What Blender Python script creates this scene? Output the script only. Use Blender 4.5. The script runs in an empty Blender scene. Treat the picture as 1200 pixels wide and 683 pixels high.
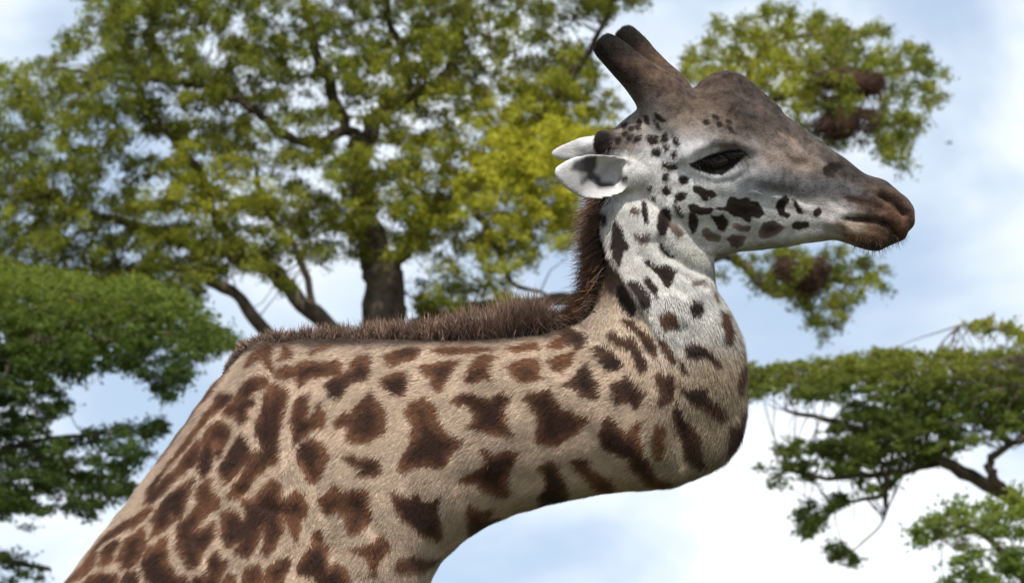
import bpy, bmesh, math, random
import numpy as np
from mathutils import Vector

rng = np.random.default_rng(7)
random.seed(7)
scene = bpy.context.scene
COL = scene.collection

# ------------------------------------------------------------------ camera
CAM = np.array([0.0, -12.0, 2.30])
AIM = np.array([0.0, 0.0, 3.00])
PXM = 0.00185                                   # metres per photo pixel on the giraffe
DIST = float(np.linalg.norm(AIM - CAM))
LENS = 36.0 * DIST / (1200 * PXM)
FWD = (AIM - CAM) / DIST
RGT = np.array([1.0, 0.0, 0.0])
UPV = np.cross(RGT, FWD)
cam_d = bpy.data.cameras.new('camera')
cam = bpy.data.objects.new('camera', cam_d)
COL.objects.link(cam)
cam.location = CAM
cam.rotation_euler = Vector(FWD).to_track_quat('-Z', 'Y').to_euler()
cam_d.lens = LENS
cam_d.sensor_width = 36.0
cam_d.sensor_fit = 'HORIZONTAL'
cam_d.clip_start = 0.1
cam_d.clip_end = 6000
cam_d.dof.use_dof = True
cam_d.dof.focus_distance = DIST - 0.08
cam_d.dof.aperture_fstop = 15.0
scene.camera = cam

# ------------------------------------------------------------------ world, sun, exposure
SUN_DIR = Vector((0.02, -0.40, 0.92)).normalized()        # towards the sun
sun_el = math.asin(SUN_DIR.z)
sun_az = math.atan2(SUN_DIR.x, SUN_DIR.y)
world = bpy.data.worlds.new('World')
scene.world = world
world.use_nodes = True
nt = world.node_tree
nt.nodes.clear()
N = nt.nodes.new
L = nt.links.new
wo = N('ShaderNodeOutputWorld')
bg = N('ShaderNodeBackground'); bg.inputs['Strength'].default_value = 0.066
sky = N('ShaderNodeTexSky'); sky.sky_type = 'NISHITA'; sky.sun_disc = False
sky.sun_elevation = sun_el; sky.sun_rotation = sun_az
sky.air_density = 1.0; sky.dust_density = 0.6; sky.ozone_density = 1.0
tc = N('ShaderNodeTexCoord')
mp = N('ShaderNodeMapping'); mp.inputs['Location'].default_value = (3.1, 0.4, 1.35)
mp.inputs['Scale'].default_value = (1.0, 1.0, 1.5)
n1 = N('ShaderNodeTexNoise'); n1.inputs['Scale'].default_value = 9.0
n1.inputs['Detail'].default_value = 5.0; n1.inputs['Roughness'].default_value = 0.52
n1.inputs['Distortion'].default_value = 0.3
cr = N('ShaderNodeMapRange'); cr.interpolation_type = 'SMOOTHSTEP'
cr.inputs['From Min'].default_value = 0.36; cr.inputs['From Max'].default_value = 0.60
cr.inputs['To Min'].default_value = 0.18; cr.inputs['To Max'].default_value = 1.0
mx = N('ShaderNodeMix'); mx.data_type = 'RGBA'
L(tc.outputs['Generated'], mp.inputs['Vector'])
L(mp.outputs['Vector'], n1.inputs['Vector'])
L(n1.outputs['Fac'], cr.inputs['Value'])
L(cr.outputs['Result'], mx.inputs[0])
va = N('ShaderNodeVectorMath'); va.operation = 'ADD'; va.inputs[1].default_value = (0, 0, 0.42)
vn = N('ShaderNodeVectorMath'); vn.operation = 'NORMALIZE'
L(tc.outputs['Generated'], va.inputs[0]); L(va.outputs[0], vn.inputs[0]); L(vn.outputs[0], sky.inputs['Vector'])
sm = N('ShaderNodeMix'); sm.data_type = 'RGBA'; sm.blend_type = 'MULTIPLY'; sm.inputs[0].default_value = 1.0
sm.inputs[7].default_value = (3.3, 3.0, 2.5, 1)            # thin bright haze over the blue
L(sky.outputs['Color'], sm.inputs[6])
L(sm.outputs[2], mx.inputs[6])
mx.inputs[7].default_value = (13.5, 14.0, 14.6, 1)           # cloud radiance
L(mx.outputs[2], bg.inputs['Color'])
L(bg.outputs['Background'], wo.inputs['Surface'])

sun_d = bpy.data.lights.new('sun', 'SUN')
sun_d.energy = 5.0
sun_d.angle = math.radians(0.6)
sun_d.color = (1.0, 0.94, 0.85)
sun = bpy.data.objects.new('sun', sun_d)
COL.objects.link(sun)
sun.location = (5, -5, 12)
sun.rotation_euler = SUN_DIR.to_track_quat('Z', 'Y').to_euler()

scene.view_settings.view_transform = 'Standard'
scene.view_settings.look = 'None'
scene.view_settings.gamma = 1.0
scene.view_settings.exposure = 0.46
scene.view_settings.use_curve_mapping = False

# ------------------------------------------------------------------ helpers
def at(u, v, Y):
    """photo pixel -> point of the vertical plane y = Y"""
    k = 36.0 / LENS / 1200.0
    d = FWD + RGT * ((u - 600) * k) + UPV * ((341.5 - v) * k)
    return CAM + d * ((Y - CAM[1]) / d[1])

def pix(P):
    """points (n,3) -> photo pixels"""
    k = 36.0 / LENS / 1200.0
    q = P - CAM
    z = q @ FWD
    return np.stack([600 + (q @ RGT) / z / k, 341.5 - (q @ UPV) / z / k], 1)

def link(name, me, mat=None, parent=None):
    o = bpy.data.objects.new(name, me)
    COL.objects.link(o)
    if mat is not None and me is not None:
        me.materials.append(mat)
    if parent is not None:
        o.parent = parent
    return o

def tag(o, label=None, cat=None, group=None, kind=None):
    if label: o['label'] = label
    if cat: o['category'] = cat
    if group: o['group'] = group
    if kind: o['kind'] = kind
    return o

def empty(name, loc):
    o = bpy.data.objects.new(name, None)
    o.location = loc
    COL.objects.link(o)
    o.empty_display_size = 0.1
    return o

def fast_mesh(name, verts, faces_flat, nper, attrs=None, smooth=False):
    """verts (n,3), faces flat index array, nper verts per face"""
    me = bpy.data.meshes.new(name)
    nf = len(faces_flat) // nper
    me.vertices.add(len(verts))
    me.vertices.foreach_set('co', np.ascontiguousarray(verts, dtype=np.float32).ravel())
    me.loops.add(len(faces_flat))
    me.loops.foreach_set('vertex_index', np.ascontiguousarray(faces_flat, dtype=np.int32))
    me.polygons.add(nf)
    me.polygons.foreach_set('loop_start', np.arange(0, nf * nper, nper, dtype=np.int32))
    if smooth:
        me.polygons.foreach_set('use_smooth', np.ones(nf, dtype=bool))
    me.update(calc_edges=True)
    if attrs:
        for an, (typ, data) in attrs.items():
            a = me.attributes.new(an, typ, 'POINT')
            if typ == 'FLOAT':
                a.data.foreach_set('value', np.ascontiguousarray(data, dtype=np.float32))
            elif typ == 'FLOAT_VECTOR':
                a.data.foreach_set('vector', np.ascontiguousarray(data, dtype=np.float32).ravel())
    return me

def catmull(P, n):
    P = np.asarray(P, float)
    Q = np.vstack([2 * P[0] - P[1], P, 2 * P[-1] - P[-2]])
    out = []
    for i in range(len(P) - 1):
        p0, p1, p2, p3 = Q[i:i + 4]
        for j in range(n):
            t = j / n
            out.append(0.5 * (2 * p1 + (p2 - p0) * t + (2 * p0 - 5 * p1 + 4 * p2 - p3) * t * t
                              + (3 * p1 - p0 - 3 * p2 + p3) * t ** 3))
    out.append(P[-1])
    return np.array(out)

class Soup:
    def __init__(self):
        self.v = []; self.f = []; self.n = 0
    def add(self, V, F):
        self.v.append(np.asarray(V, float))
        self.f += [tuple(i + self.n for i in f) for f in F]
        self.n += len(V)
    def rings(self, R):
        """closed loft of rings (m,k,3)"""
        R = np.asarray(R)
        m, k = R.shape[:2]
        V = np.vstack([R.reshape(-1, 3), R[0].mean(0)[None], R[-1].mean(0)[None]])
        F = []
        for i in range(m - 1):
            for j in range(k):
                a = i * k + j; b = i * k + (j + 1) % k
                F.append((a, b, b + k, a + k))
        for j in range(k):
            F.append((m * k, (j + 1) % k, j))
            F.append((m * k + 1, (m - 1) * k + j, (m - 1) * k + (j + 1) % k))
        # outward winding
        c = V[:m * k].reshape(m, k, 3)
        vol = 0.0
        Vc = V - V.mean(0)
        for f in F[::max(1, len(F) // 600)]:
            vol += np.dot(Vc[f[0]], np.cross(Vc[f[1]], Vc[f[2]]))
        if vol < 0:
            F = [f[::-1] for f in F]
        self.add(V, F)
    def tube(self, pts, rad, k=12, sub=4, sy=1.0):
        P = catmull(pts, sub)
        r = catmull(np.asarray(rad, float)[:, None], sub)[:, 0]
        T = np.gradient(P, axis=0)
        T /= np.linalg.norm(T, axis=1)[:, None] + 1e-9
        up = np.array([0.0, 1.0, 0.13])
        R = []
        for p, t, q in zip(P, T, r):
            a = np.cross(t, up); a /= np.linalg.norm(a) + 1e-9
            b = np.cross(a, t)
            th = np.linspace(0, 2 * math.pi, k, endpoint=False)
            R.append(p + q * (np.cos(th)[:, None] * a + sy * np.sin(th)[:, None] * b))
        self.rings(R)
    def mesh(self, name, smooth=True):
        me = bpy.data.meshes.new(name)
        me.from_pydata(np.vstack(self.v).tolist(), [], self.f)
        if smooth:
            me.polygons.foreach_set('use_smooth', [True] * len(me.polygons))
        me.update()
        return me

def new_mat(name):
    m = bpy.data.materials.new(name)
    m.use_nodes = True
    m.node_tree.nodes.clear()
    return m, m.node_tree.nodes.new, m.node_tree.links.new

def simple_mat(name, c1, c2, scale=8, rough=0.85, bump=0.0, spec=0.3, stretch=None):
    m, N, L = new_mat(name)
    o = N('ShaderNodeOutputMaterial'); p = N('ShaderNodeBsdfPrincipled')
    t = N('ShaderNodeTexCoord'); n = N('ShaderNodeTexNoise')
    n.inputs['Scale'].default_value = scale; n.inputs['Detail'].default_value = 6
    n.inputs['Roughness'].default_value = 0.65
    if stretch:
        mpp = N('ShaderNodeMapping'); mpp.inputs['Scale'].default_value = stretch
        L(t.outputs['Object'], mpp.inputs['Vector']); L(mpp.outputs['Vector'], n.inputs['Vector'])
    else:
        L(t.outputs['Object'], n.inputs['Vector'])
    r = N('ShaderNodeValToRGB')
    r.color_ramp.elements[0].position = 0.3; r.color_ramp.elements[0].color = (*c1, 1)
    r.color_ramp.elements[1].position = 0.7; r.color_ramp.elements[1].color = (*c2, 1)
    L(n.outputs['Fac'], r.inputs['Fac']); L(r.outputs['Color'], p.inputs['Base Color'])
    p.inputs['Roughness'].default_value = rough
    p.inputs['Specular IOR Level'].default_value = spec
    if bump:
        b = N('ShaderNodeBump'); b.inputs['Strength'].default_value = bump
        b.inputs['Distance'].default_value = 0.02
        L(n.outputs['Fac'], b.inputs['Height']); L(b.outputs['Normal'], p.inputs['Normal'])
    L(p.outputs['BSDF'], o.inputs['Surface'])
    return m

def leaf_mat(name, dark, light, yellow, trans=0.45):
    m, N, L = new_mat(name)
    o = N('ShaderNodeOutputMaterial')
    a = N('ShaderNodeAttribute'); a.attribute_name = 'tint'
    b = N('ShaderNodeAttribute'); b.attribute_name = 'sunlit'
    x = N('ShaderNodeMix'); x.data_type = 'RGBA'
    x.inputs[6].default_value = (*dark, 1); x.inputs[7].default_value = (*light, 1)
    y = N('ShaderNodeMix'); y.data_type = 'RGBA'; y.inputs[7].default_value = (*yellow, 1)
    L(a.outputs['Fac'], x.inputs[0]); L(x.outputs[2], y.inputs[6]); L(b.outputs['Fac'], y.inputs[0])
    p = N('ShaderNodeBsdfPrincipled'); p.inputs['Roughness'].default_value = 0.6
    p.inputs['Specular IOR Level'].default_value = 0.25
    t = N('ShaderNodeBsdfTranslucent')
    L(y.outputs[2], p.inputs['Base Color']); L(y.outputs[2], t.inputs['Color'])
    s = N('ShaderNodeMixShader'); s.inputs[0].default_value = trans
    L(p.outputs['BSDF'], s.inputs[1]); L(t.outputs['BSDF'], s.inputs[2])
    L(s.outputs['Shader'], o.inputs['Surface'])
    return m

# ------------------------------------------------------------------ ground
def build_ground():
    me = bpy.data.meshes.new('ground')
    bm = bmesh.new()
    bmesh.ops.create_grid(bm, x_segments=60, y_segments=60, size=2500)
    for v in bm.verts:
        r = math.hypot(v.co.x, v.co.y)
        v.co.z = 0.0 if r < 90 else 0.6 * math.sin(v.co.x * 0.011) * math.cos(v.co.y * 0.009) - 0.6
    bm.to_mesh(me); bm.free()
    g = link('ground', me, simple_mat('savanna_ground', (0.035, 0.045, 0.016), (0.10, 0.09, 0.04), 0.6, 0.95, 0.3))
    tag(g, kind='structure', label='dry savanna grassland under the giraffe and trees')
build_ground()

# ------------------------------------------------------------------ trees
bark_dark = simple_mat('acacia_bark', (0.030, 0.024, 0.019), (0.13, 0.105, 0.08), 6, 0.95, 0.6, 0.15)
leaf_main = leaf_mat('acacia_leaf', (0.024, 0.034, 0.007), (0.235, 0.275, 0.024), (0.50, 0.48, 0.035))
leaf_left = leaf_mat('acacia_leaf_deep', (0.016, 0.032, 0.007), (0.075, 0.125, 0.014), (0.17, 0.21, 0.02))
leaf_right = leaf_mat('acacia_leaf_olive', (0.030, 0.046, 0.009), (0.13, 0.17, 0.018), (0.27, 0.28, 0.03))
leaf_bush = leaf_mat('acacia_leaf_bright', (0.045, 0.075, 0.012), (0.15, 0.22, 0.025), (0.25, 0.28, 0.03))

def inpoly(pts, poly):
    poly = np.asarray(poly, float)
    x, y = pts[:, 0], pts[:, 1]
    c = np.zeros(len(pts), bool)
    j = len(poly) - 1
    for i in range(len(poly)):
        xi, yi = poly[i]; xj, yj = poly[j]
        m = ((yi > y) != (yj > y)) & (x < (xj - xi) * (y - yi) / (yj - yi + 1e-12) + xi)
        c ^= m
        j = i
    return c

def scatter(poly, n, holes=(), keep=0.12):
    poly = np.asarray(poly, float)
    lo, hi = poly.min(0), poly.max(0)
    out = np.zeros((0, 2))
    while len(out) < n:
        p = lo + rng.random((n * 2, 2)) * (hi - lo)
        p = p[inpoly(p, poly)]
        for (hx, hy, hr, hs) in holes:
            d = ((p[:, 0] - hx) / hr) ** 2 + ((p[:, 1] - hy) / hs) ** 2
            p = p[(d > 1) | (rng.random(len(p)) < keep)]
        out = np.vstack([out, p])
    return out[:n]

def leaves_mesh(name, centres, per, spread, size, droop=0.3, flat=1.0, sunlit_fn=None, sprig=0.6):
    """clusters of sprigs of leaf-sized rhombi. centres (n,3) metres, spread metres, size metres"""
    n = len(centres)
    cl = np.repeat(np.arange(n), per)
    M = len(cl)
    # several sprigs per cluster
    ns = max(2, per // 14)
    sp_dir = rng.normal(size=(n, ns, 3)); sp_dir[..., 2] = sp_dir[..., 2] * 0.55 - droop
    sp_dir /= np.linalg.norm(sp_dir, axis=2)[..., None]
    sp_len = spread * (0.5 + rng.random((n, ns)) * 1.1)
    which = rng.integers(0, ns, M)
    t = rng.random(M) ** 0.8
    P = centres[cl] + sp_dir[cl, which] * (t * sp_len[cl, which])[:, None]
    P += rng.normal(size=(M, 3)) * spread * (0.14 + 0.22 * (1 - sprig))
    P[:, 2] = centres[cl][:, 2] + (P[:, 2] - centres[cl][:, 2]) * flat
    a = rng.normal(size=(M, 3)) * 0.8 + sp_dir[cl, which]
    a /= np.linalg.norm(a, axis=1)[:, None]
    b = np.cross(a, rng.normal(size=(M, 3)) + np.array([0, 0, 0.6])); b /= np.linalg.norm(b, axis=1)[:, None]
    s = size * (0.6 + 0.8 * rng.random(M))[:, None]
    V = np.stack([P - a * s * 0.5, P + b * s * 0.22 + a * s * 0.05, P + a * s * 0.5, P - b * s * 0.22 + a * s * 0.05], 1).reshape(-1, 3)
    F = np.arange(4 * M)
    ctint = rng.random(n)
    tint = np.clip(0.5 * ctint[cl] + 0.5 * rng.random(M), 0, 1) ** 1.3
    sunlit = np.zeros(n) if sunlit_fn is None else sunlit_fn(centres)
    sunlit = np.clip(sunlit[cl] * (0.4 + 0.9 * rng.random(M)), 0, 1)
    return fast_mesh(name, V, F, 4, {'tint': ('FLOAT', np.repeat(tint, 4)), 'sunlit': ('FLOAT', np.repeat(sunlit, 4))})

def limb_obj(parent, pts, rad, mat, name='limb', k=9, jitter=0.25):
    P = catmull(pts, 5)
    r = catmull(np.asarray(rad, float)[:, None], 5)[:, 0]
    P[1:-1] += rng.normal(size=(len(P) - 2, 3)) * (r[1:-1, None] * jitter)
    s = Soup(); s.tube(P, r * (0.92 + 0.16 * rng.random(len(r))), k, 1)
    return link(name, s.mesh(name), mat, parent)

def twigs_mesh(name, centres, anchors, anchor_r, frac=1.0):
    """thin curved twigs from the nearest limb point to leaf clusters"""
    V = []; F = []; n = 0
    idx = rng.permutation(len(centres))[:int(len(centres) * frac)]
    for i in idx:
        c = centres[i]
        d = np.linalg.norm(anchors - c, axis=1) + 0.15 * rng.random(len(anchors))
        a = anchors[np.argmin(d)]
        L_ = np.linalg.norm(c - a)
        if L_ < 0.05 or L_ > 1.3:
            continue
        m1 = a + (c - a) * 0.33 + rng.normal(size=3) * L_ * 0.05 + np.array([0, 0, 0.04 * L_])
        m2 = a + (c - a) * 0.7 + rng.normal(size=3) * L_ * 0.05 + np.array([0, 0, 0.03 * L_])
        pts = catmull([a, m1, m2, c], 2)
        r0 = min(0.020, 0.004 + 0.006 * L_)
        rr = np.linspace(r0, r0 * 0.3, len(pts))
        for p, r in zip(pts, rr):
            for q in range(3):
                A = q * 2.094
                V.append(p + r * np.array([math.cos(A), 0.4 * math.sin(A), math.sin(A)]))
        for s in range(len(pts) - 1):
            for q in range(3):
                b0 = n + s * 3 + q; b1 = n + s * 3 + (q + 1) % 3
                F += [b0, b1, b1 + 3, b0 + 3]
        n += 3 * len(pts)
    return fast_mesh(name, np.array(V), np.array(F), 4)

def pxl(Y, pts, dy=None):
    """pixel polyline at depth Y (dy: depth offsets)"""
    return [at(p[0], p[1], Y + (dy[i] if dy else 0.0)) for i, p in enumerate(pts)]

def tree(name, label, Y, base_px, trunk, limbs, clusters, leafm, per, spread_px, size_px, group=None,
         depth=1.6, droop=0.3, flat=1.0, sunlit_fn=None, twig=0.6, sprig=0.6):
    ppm = PXM * (Y + 12) / 12.0
    bx = at(base_px, 341, Y)[0]
    root = empty(name, (bx, Y, 0.0))
    tag(root, label, 'tree', group)
    def loc(P):
        return [np.asarray(p) - np.array([bx, Y, 0.0]) for p in P]
    tp = pxl(Y, trunk[0])
    tp = [np.array([bx, Y, -0.15]), np.array([bx + 0.02, Y, 0.5])] + tp
    tr = [trunk[1][0] * 1.5 * ppm, trunk[1][0] * 1.15 * ppm] + [r * ppm for r in trunk[1]]
    limb_obj(root, loc(tp), tr, bark_dark, 'trunk', 14, 0.12)
    anchors = [np.array(tp[2:])]
    for pts, rad in limbs:
        k = len(pts)
        dd = np.cumsum(rng.normal(size=k) * 0.16); dd -= dd[0]
        P = pxl(Y, pts, list(dd))
        limb_obj(root, loc(P), [r * ppm for r in rad], bark_dark, 'limb', 9)
        anchors.append(catmull(P, 6))
    anchors = np.vstack(anchors)
    C = np.array([at(u, v, Y + rng.normal() * depth * 0.6) for u, v in clusters])
    o = np.array([bx, Y, 0.0])
    tw = link('twigs', twigs_mesh('twigs', C - o, anchors - o, None, twig), bark_dark, root)
    tag(tw, kind='stuff')
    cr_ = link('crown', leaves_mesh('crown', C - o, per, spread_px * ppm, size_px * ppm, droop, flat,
                                    (lambda Q: sunlit_fn(pix(Q + o))) if sunlit_fn else None, sprig), leafm, root)
    return root

# --- the large acacia behind the giraffe
MAIN_Y = 45.0
main_poly = [(-80, 80), (20, 76), (60, 64), (78, 44), (92, 8), (112, -70), (790, -70), (765, 0), (715, 12), (690, 40),
             (700, 80), (728, 115), (722, 140), (695, 165), (690, 200), (672, 240), (676, 275), (660, 292),
             (640, 280), (612, 325), (590, 352), (540, 358), (500, 372), (482, 338), (468, 305), (430, 300),
             (395, 300), (372, 330), (335, 335), (300, 312), (240, 322), (228, 370), (120, 380), (-80, 380)]
main_holes = [(364, 108, 32, 23), (415, 138, 22, 28), (174, 166, 22, 13), (80, 210, 14, 10), (121, 213, 16, 11),
              (210, 132, 15, 10), (261, 134, 17, 12), (378, 150, 22, 11), (364, 205, 22, 14), (380, 217, 18, 12),
              (158, 295, 12, 8), (200, 292, 14, 8), (237, 182, 13, 8), (353, 316, 30, 15), (663, 29, 30, 19),
              (569, 258, 22, 14), (645, 312, 28, 24), (493, 318, 22, 26), (558, 346, 18, 14), (30, 250, 14, 9),
              (330, 22, 16, 12), (250, 60, 16, 10), (110, 60, 18, 12), (455, 175, 20, 14), (470, 60, 14, 12),
              (600, 320, 18, 14), (295, 255, 14, 10), (445, 262, 13, 26), (540, 300, 14, 12), (615, 20, 14, 10)]
right_poly = [(798, 92), (806, 62), (812, 30), (835, 18), (860, 20), (905, 4), (945, 6), (985, 26), (1030, 28), (1066, 50),
              (1102, 58), (1112, 78), (1105, 112), (1080, 125), (1078, 150), (1068, 178), (1060, 210), (1046, 190),
              (1030, 170), (1005, 165), (960, 170), (930, 150), (890, 130), (860, 90), (830, 90), (815, 104)]
right_low = [(830, 312), (870, 300), (915, 290), (985, 288), (1030, 300), (1046, 322), (1032, 350), (1000, 352),
             (985, 375), (968, 392), (950, 370), (925, 350), (905, 345), (880, 335), (850, 330)]
cl_main = np.vstack([scatter([(112, -70), (130, -150), (250, -240), (420, -285), (600, -245), (740, -150), (790, -70)], 620),
                     scatter([(-80, 80), (-150, 115), (-190, 230), (-150, 330), (-80, 380)], 160),
                     scatter(main_poly, 2700, main_holes),
                     scatter(right_poly, 240, [(905, 20, 20, 10), (1040, 140, 18, 14), (850, 50, 16, 12)]),
                     scatter([(830, 60), (900, 20), (1000, 40), (1060, 80), (1040, 110), (930, 120), (860, 85)], 60),
                     scatter(right_low, 90),
                     scatter([(600, 120), (720, 130), (690, 200), (670, 260), (580, 270), (560, 200)], 170)])
def sunlit_main(p):  # sunlight painted into the leaf colour: yellower where the crown looks sunlit
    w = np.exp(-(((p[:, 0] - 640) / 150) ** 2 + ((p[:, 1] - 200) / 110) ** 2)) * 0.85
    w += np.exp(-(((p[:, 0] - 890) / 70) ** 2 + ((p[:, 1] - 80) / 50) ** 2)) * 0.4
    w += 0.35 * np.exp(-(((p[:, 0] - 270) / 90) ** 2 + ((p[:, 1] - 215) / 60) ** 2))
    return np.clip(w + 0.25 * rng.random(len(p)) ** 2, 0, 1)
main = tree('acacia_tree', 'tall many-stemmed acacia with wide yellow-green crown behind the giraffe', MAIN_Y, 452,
            ([(450, 640), (449, 520), (450, 420), (448, 340), (438, 296), (426, 240), (421, 195), (428, 160)],
             [34, 30, 26, 24, 19, 14, 12, 11]),
            [([(428, 165), (446, 131), (482, 114), (520, 92), (536, 60), (541, 30), (556, -30)], [11, 10, 8, 7, 6, 5, 3]),
             ([(425, 178), (408, 150), (385, 95), (368, 50), (357, 0), (350, -50)], [8, 8, 7, 6, 5, 3]),
             ([(408, 150), (370, 168), (335, 158), (300, 130), (250, 105), (190, 95), (120, 90)], [7, 6, 6, 5, 4, 3, 2]),
             ([(449, 520), (425, 440), (374, 374), (330, 325), (290, 306), (225, 285), (150, 262), (60, 235)], [18, 15, 11, 10, 9, 7, 5, 3]),
             ([(450, 560), (380, 470), (314, 392), (282, 352), (248, 328), (200, 312), (140, 320)], [16, 13, 9, 7, 7, 5, 3]),
             ([(290, 306), (255, 260), (235, 205), (200, 160), (170, 120)], [7, 6, 5, 4, 2]),
             ([(449, 470), (480, 395), (545, 364), (610, 358), (672, 350), (760, 330), (845, 300), (872, 312), (905, 345), (950, 330), (1010, 325)],
              [14, 11, 10, 9, 8, 8, 7, 6, 5, 4, 2]),
             ([(448, 330), (490, 270), (545, 225), (600, 190), (680, 165), (770, 150), (870, 125), (950, 105), (1010, 92), (1080, 78)],
              [12, 10, 9, 8, 7, 7, 6, 5, 4, 2]),
             ([(545, 225), (580, 285), (600, 330), (640, 345)], [6, 4, 3, 2]),
             ([(600, 190), (640, 130), (690, 60), (720, 0)], [6, 5, 4, 2]),
             ([(372, 374), (350, 300), (310, 240), (300, 190)], [5, 4, 4, 2]),
             ([(950, 105), (985, 125), (1030, 135), (1062, 165)], [4, 4, 3, 2]),
             ([(870, 125), (880, 80), (920, 45), (990, 40)], [4, 4, 3, 2]),
             ([(482, 114), (470, 60), (455, 20), (450, -40), (430, -130), (400, -210)], [6, 5, 4, 4, 3, 2]),
             ([(556, -30), (600, -100), (640, -170)], [4, 3, 2]),
             ([(350, -50), (310, -110), (270, -170)], [4, 3, 2]),
             ([(190, 95), (150, 60), (135, 20), (140, -40)], [4, 3, 3, 2])],
            cl_main, leaf_main, 150, 14, 4.6, depth=2.0, droop=0.55, sunlit_fn=sunlit_main, twig=0.45)

# --- dark layered acacia at the left
left_clusters = np.vstack([
    scatter([(-70, 308), (60, 318), (120, 332), (165, 322), (235, 356), (286, 404), (252, 414), (228, 424), (212, 455),
             (196, 470), (178, 448), (150, 430), (110, 440), (60, 450), (-70, 455)], 800),
    scatter([(-70, 440), (60, 450), (90, 470), (60, 500), (80, 510), (100, 505), (140, 500), (205, 492), (178, 510), (176, 535),
             (150, 545), (155, 580), (120, 590), (108, 615), (60, 590), (20, 600), (-70, 590)], 440,
            [(117, 470, 40, 16), (106, 526, 26, 9), (35, 520, 20, 10)]),
    scatter([(-70, 560), (20, 575), (60, 600), (30, 620), (0, 605), (-70, 610)], 60),
    scatter([(-70, 640), (0, 640), (40, 650), (72, 662), (60, 690), (-70, 700)], 40)])
LY = 30.0
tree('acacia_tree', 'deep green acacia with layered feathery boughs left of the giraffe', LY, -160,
     ([(-150, 760), (-140, 640), (-120, 540)], [34, 30, 24]),
     [([(-120, 540), (-60, 470), (20, 410), (100, 400), (180, 390), (260, 402)], [18, 14, 11, 8, 5, 2]),
      ([(-130, 600), (-50, 545), (30, 520), (100, 510), (170, 505)], [10, 7, 4, 2.5, 1.5]),
      ([(20, 410), (70, 385), (130, 360), (200, 350)], [8, 6, 4, 2]),
      ([(30, 520), (80, 555), (130, 560)], [6, 4, 2]),
      ([(-140, 680), (-60, 650), (0, 655), (60, 668)], [12, 8, 5, 2])],
     left_clusters, leaf_left, 95, 15, 5.2, depth=1.5, droop=0.2, flat=0.75, twig=0.15,
     sunlit_fn=lambda p: np.clip((430 - p[:, 1]) / 150, 0, 0.7), sprig=0.8)  # sunlit tops painted in: leaves yellower with height

# --- flat-topped acacia at the right
RY = 36.0
right_clusters = np.vstack([
    scatter([(866, 430), (930, 424), (985, 419), (1040, 410), (1125, 414), (1270, 398), (1270, 520), (1190, 505), (1130, 520),
             (1085, 545), (1040, 545), (1000, 548), (960, 530), (975, 500), (1000, 474), (935, 464), (868, 466)], 860,
            [(1150, 505, 20, 8), (990, 507, 14, 7)]),
    scatter([(888, 548), (912, 520), (960, 508), (1010, 520), (1035, 545), (1010, 558), (960, 560), (905, 572)], 50),
    scatter([(930, 600), (945, 588), (985, 575), (1000, 585), (965, 605), (945, 640), (938, 640)], 30),
    scatter([(968, 640), (990, 640), (1005, 655), (995, 668), (970, 655)], 12),
    scatter([(1000, 560), (1050, 550), (1060, 565), (1010, 585)], 9),
    scatter([(1120, 378), (1150, 376), (1205, 384), (1260, 396), (1260, 408), (1200, 398), (1150, 388)], 26)])
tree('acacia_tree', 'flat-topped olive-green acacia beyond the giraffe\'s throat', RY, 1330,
     ([(1320, 780), (1300, 690), (1275, 640)], [26, 23, 19]),
     [([(1275, 640), (1215, 600), (1166, 573), (1105, 540), (1060, 518), (1000, 500), (920, 480)], [13, 11, 9, 7, 5, 4, 2]),
      ([(1180, 580), (1164, 558), (1160, 540), (1186, 520), (1230, 500)], [7, 6, 5, 4, 3]),
      ([(1105, 540), (1060, 552), (1020, 556), (970, 560), (915, 548)], [5, 4, 4, 3, 2]),
      ([(1060, 552), (1030, 580), (985, 592), (945, 630)], [3, 3, 2, 1.5]),
      ([(1040, 570), (1035, 610), (1005, 640), (985, 655)], [1.4, 1.2, 1, .7]),
      ([(1186, 520), (1130, 480), (1060, 450), (980, 440), (900, 445)], [5, 4, 4, 3, 2]),
      ([(1290, 430), (1250, 404), (1205, 392), (1165, 385), (1125, 381)], [3.5, 3, 2.5, 2, 1]),
      ([(1275, 640), (1265, 560), (1240, 470), (1225, 420)], [11, 9, 7, 4])],
     right_clusters, leaf_right, 95, 14, 5.2, depth=1.3, droop=0.1, flat=0.65, twig=0.5,
     sunlit_fn=lambda p: np.clip((470 - p[:, 1]) / 120, 0, 0.7), sprig=0.8)  # painted top light: upper leaves yellower than lower ones

# --- bright low crown at the lower right
bush_clusters = scatter([(1062, 628), (1098, 598), (1132, 585), (1160, 592), (1205, 574), (1300, 566), (1300, 760), (1090, 760),
                         (1098, 690), (1122, 652), (1110, 640), (1078, 640)], 190, [(1160, 650, 12, 8)])
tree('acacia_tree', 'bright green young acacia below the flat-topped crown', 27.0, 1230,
     ([(1228, 900), (1225, 780), (1222, 710)], [14, 11, 9]),
     [([(1222, 710), (1180, 650), (1130, 615), (1085, 615)], [7, 5, 3, 2]),
      ([(1222, 710), (1235, 640), (1240, 590)], [7, 5, 2]),
      ([(1225, 780), (1160, 720), (1110, 690)], [6, 4, 2]),
      ([(1225, 760), (1270, 700), (1285, 620)], [6, 4, 2])],
     bush_clusters, leaf_bush, 150, 18, 6.0, depth=0.9, droop=0.1, flat=0.8, twig=0.6,
     sunlit_fn=lambda p: np.clip((640 - p[:, 1]) / 120, 0, 0.6), sprig=0.8)  # light from above painted into the upper leaves as yellow

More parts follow.
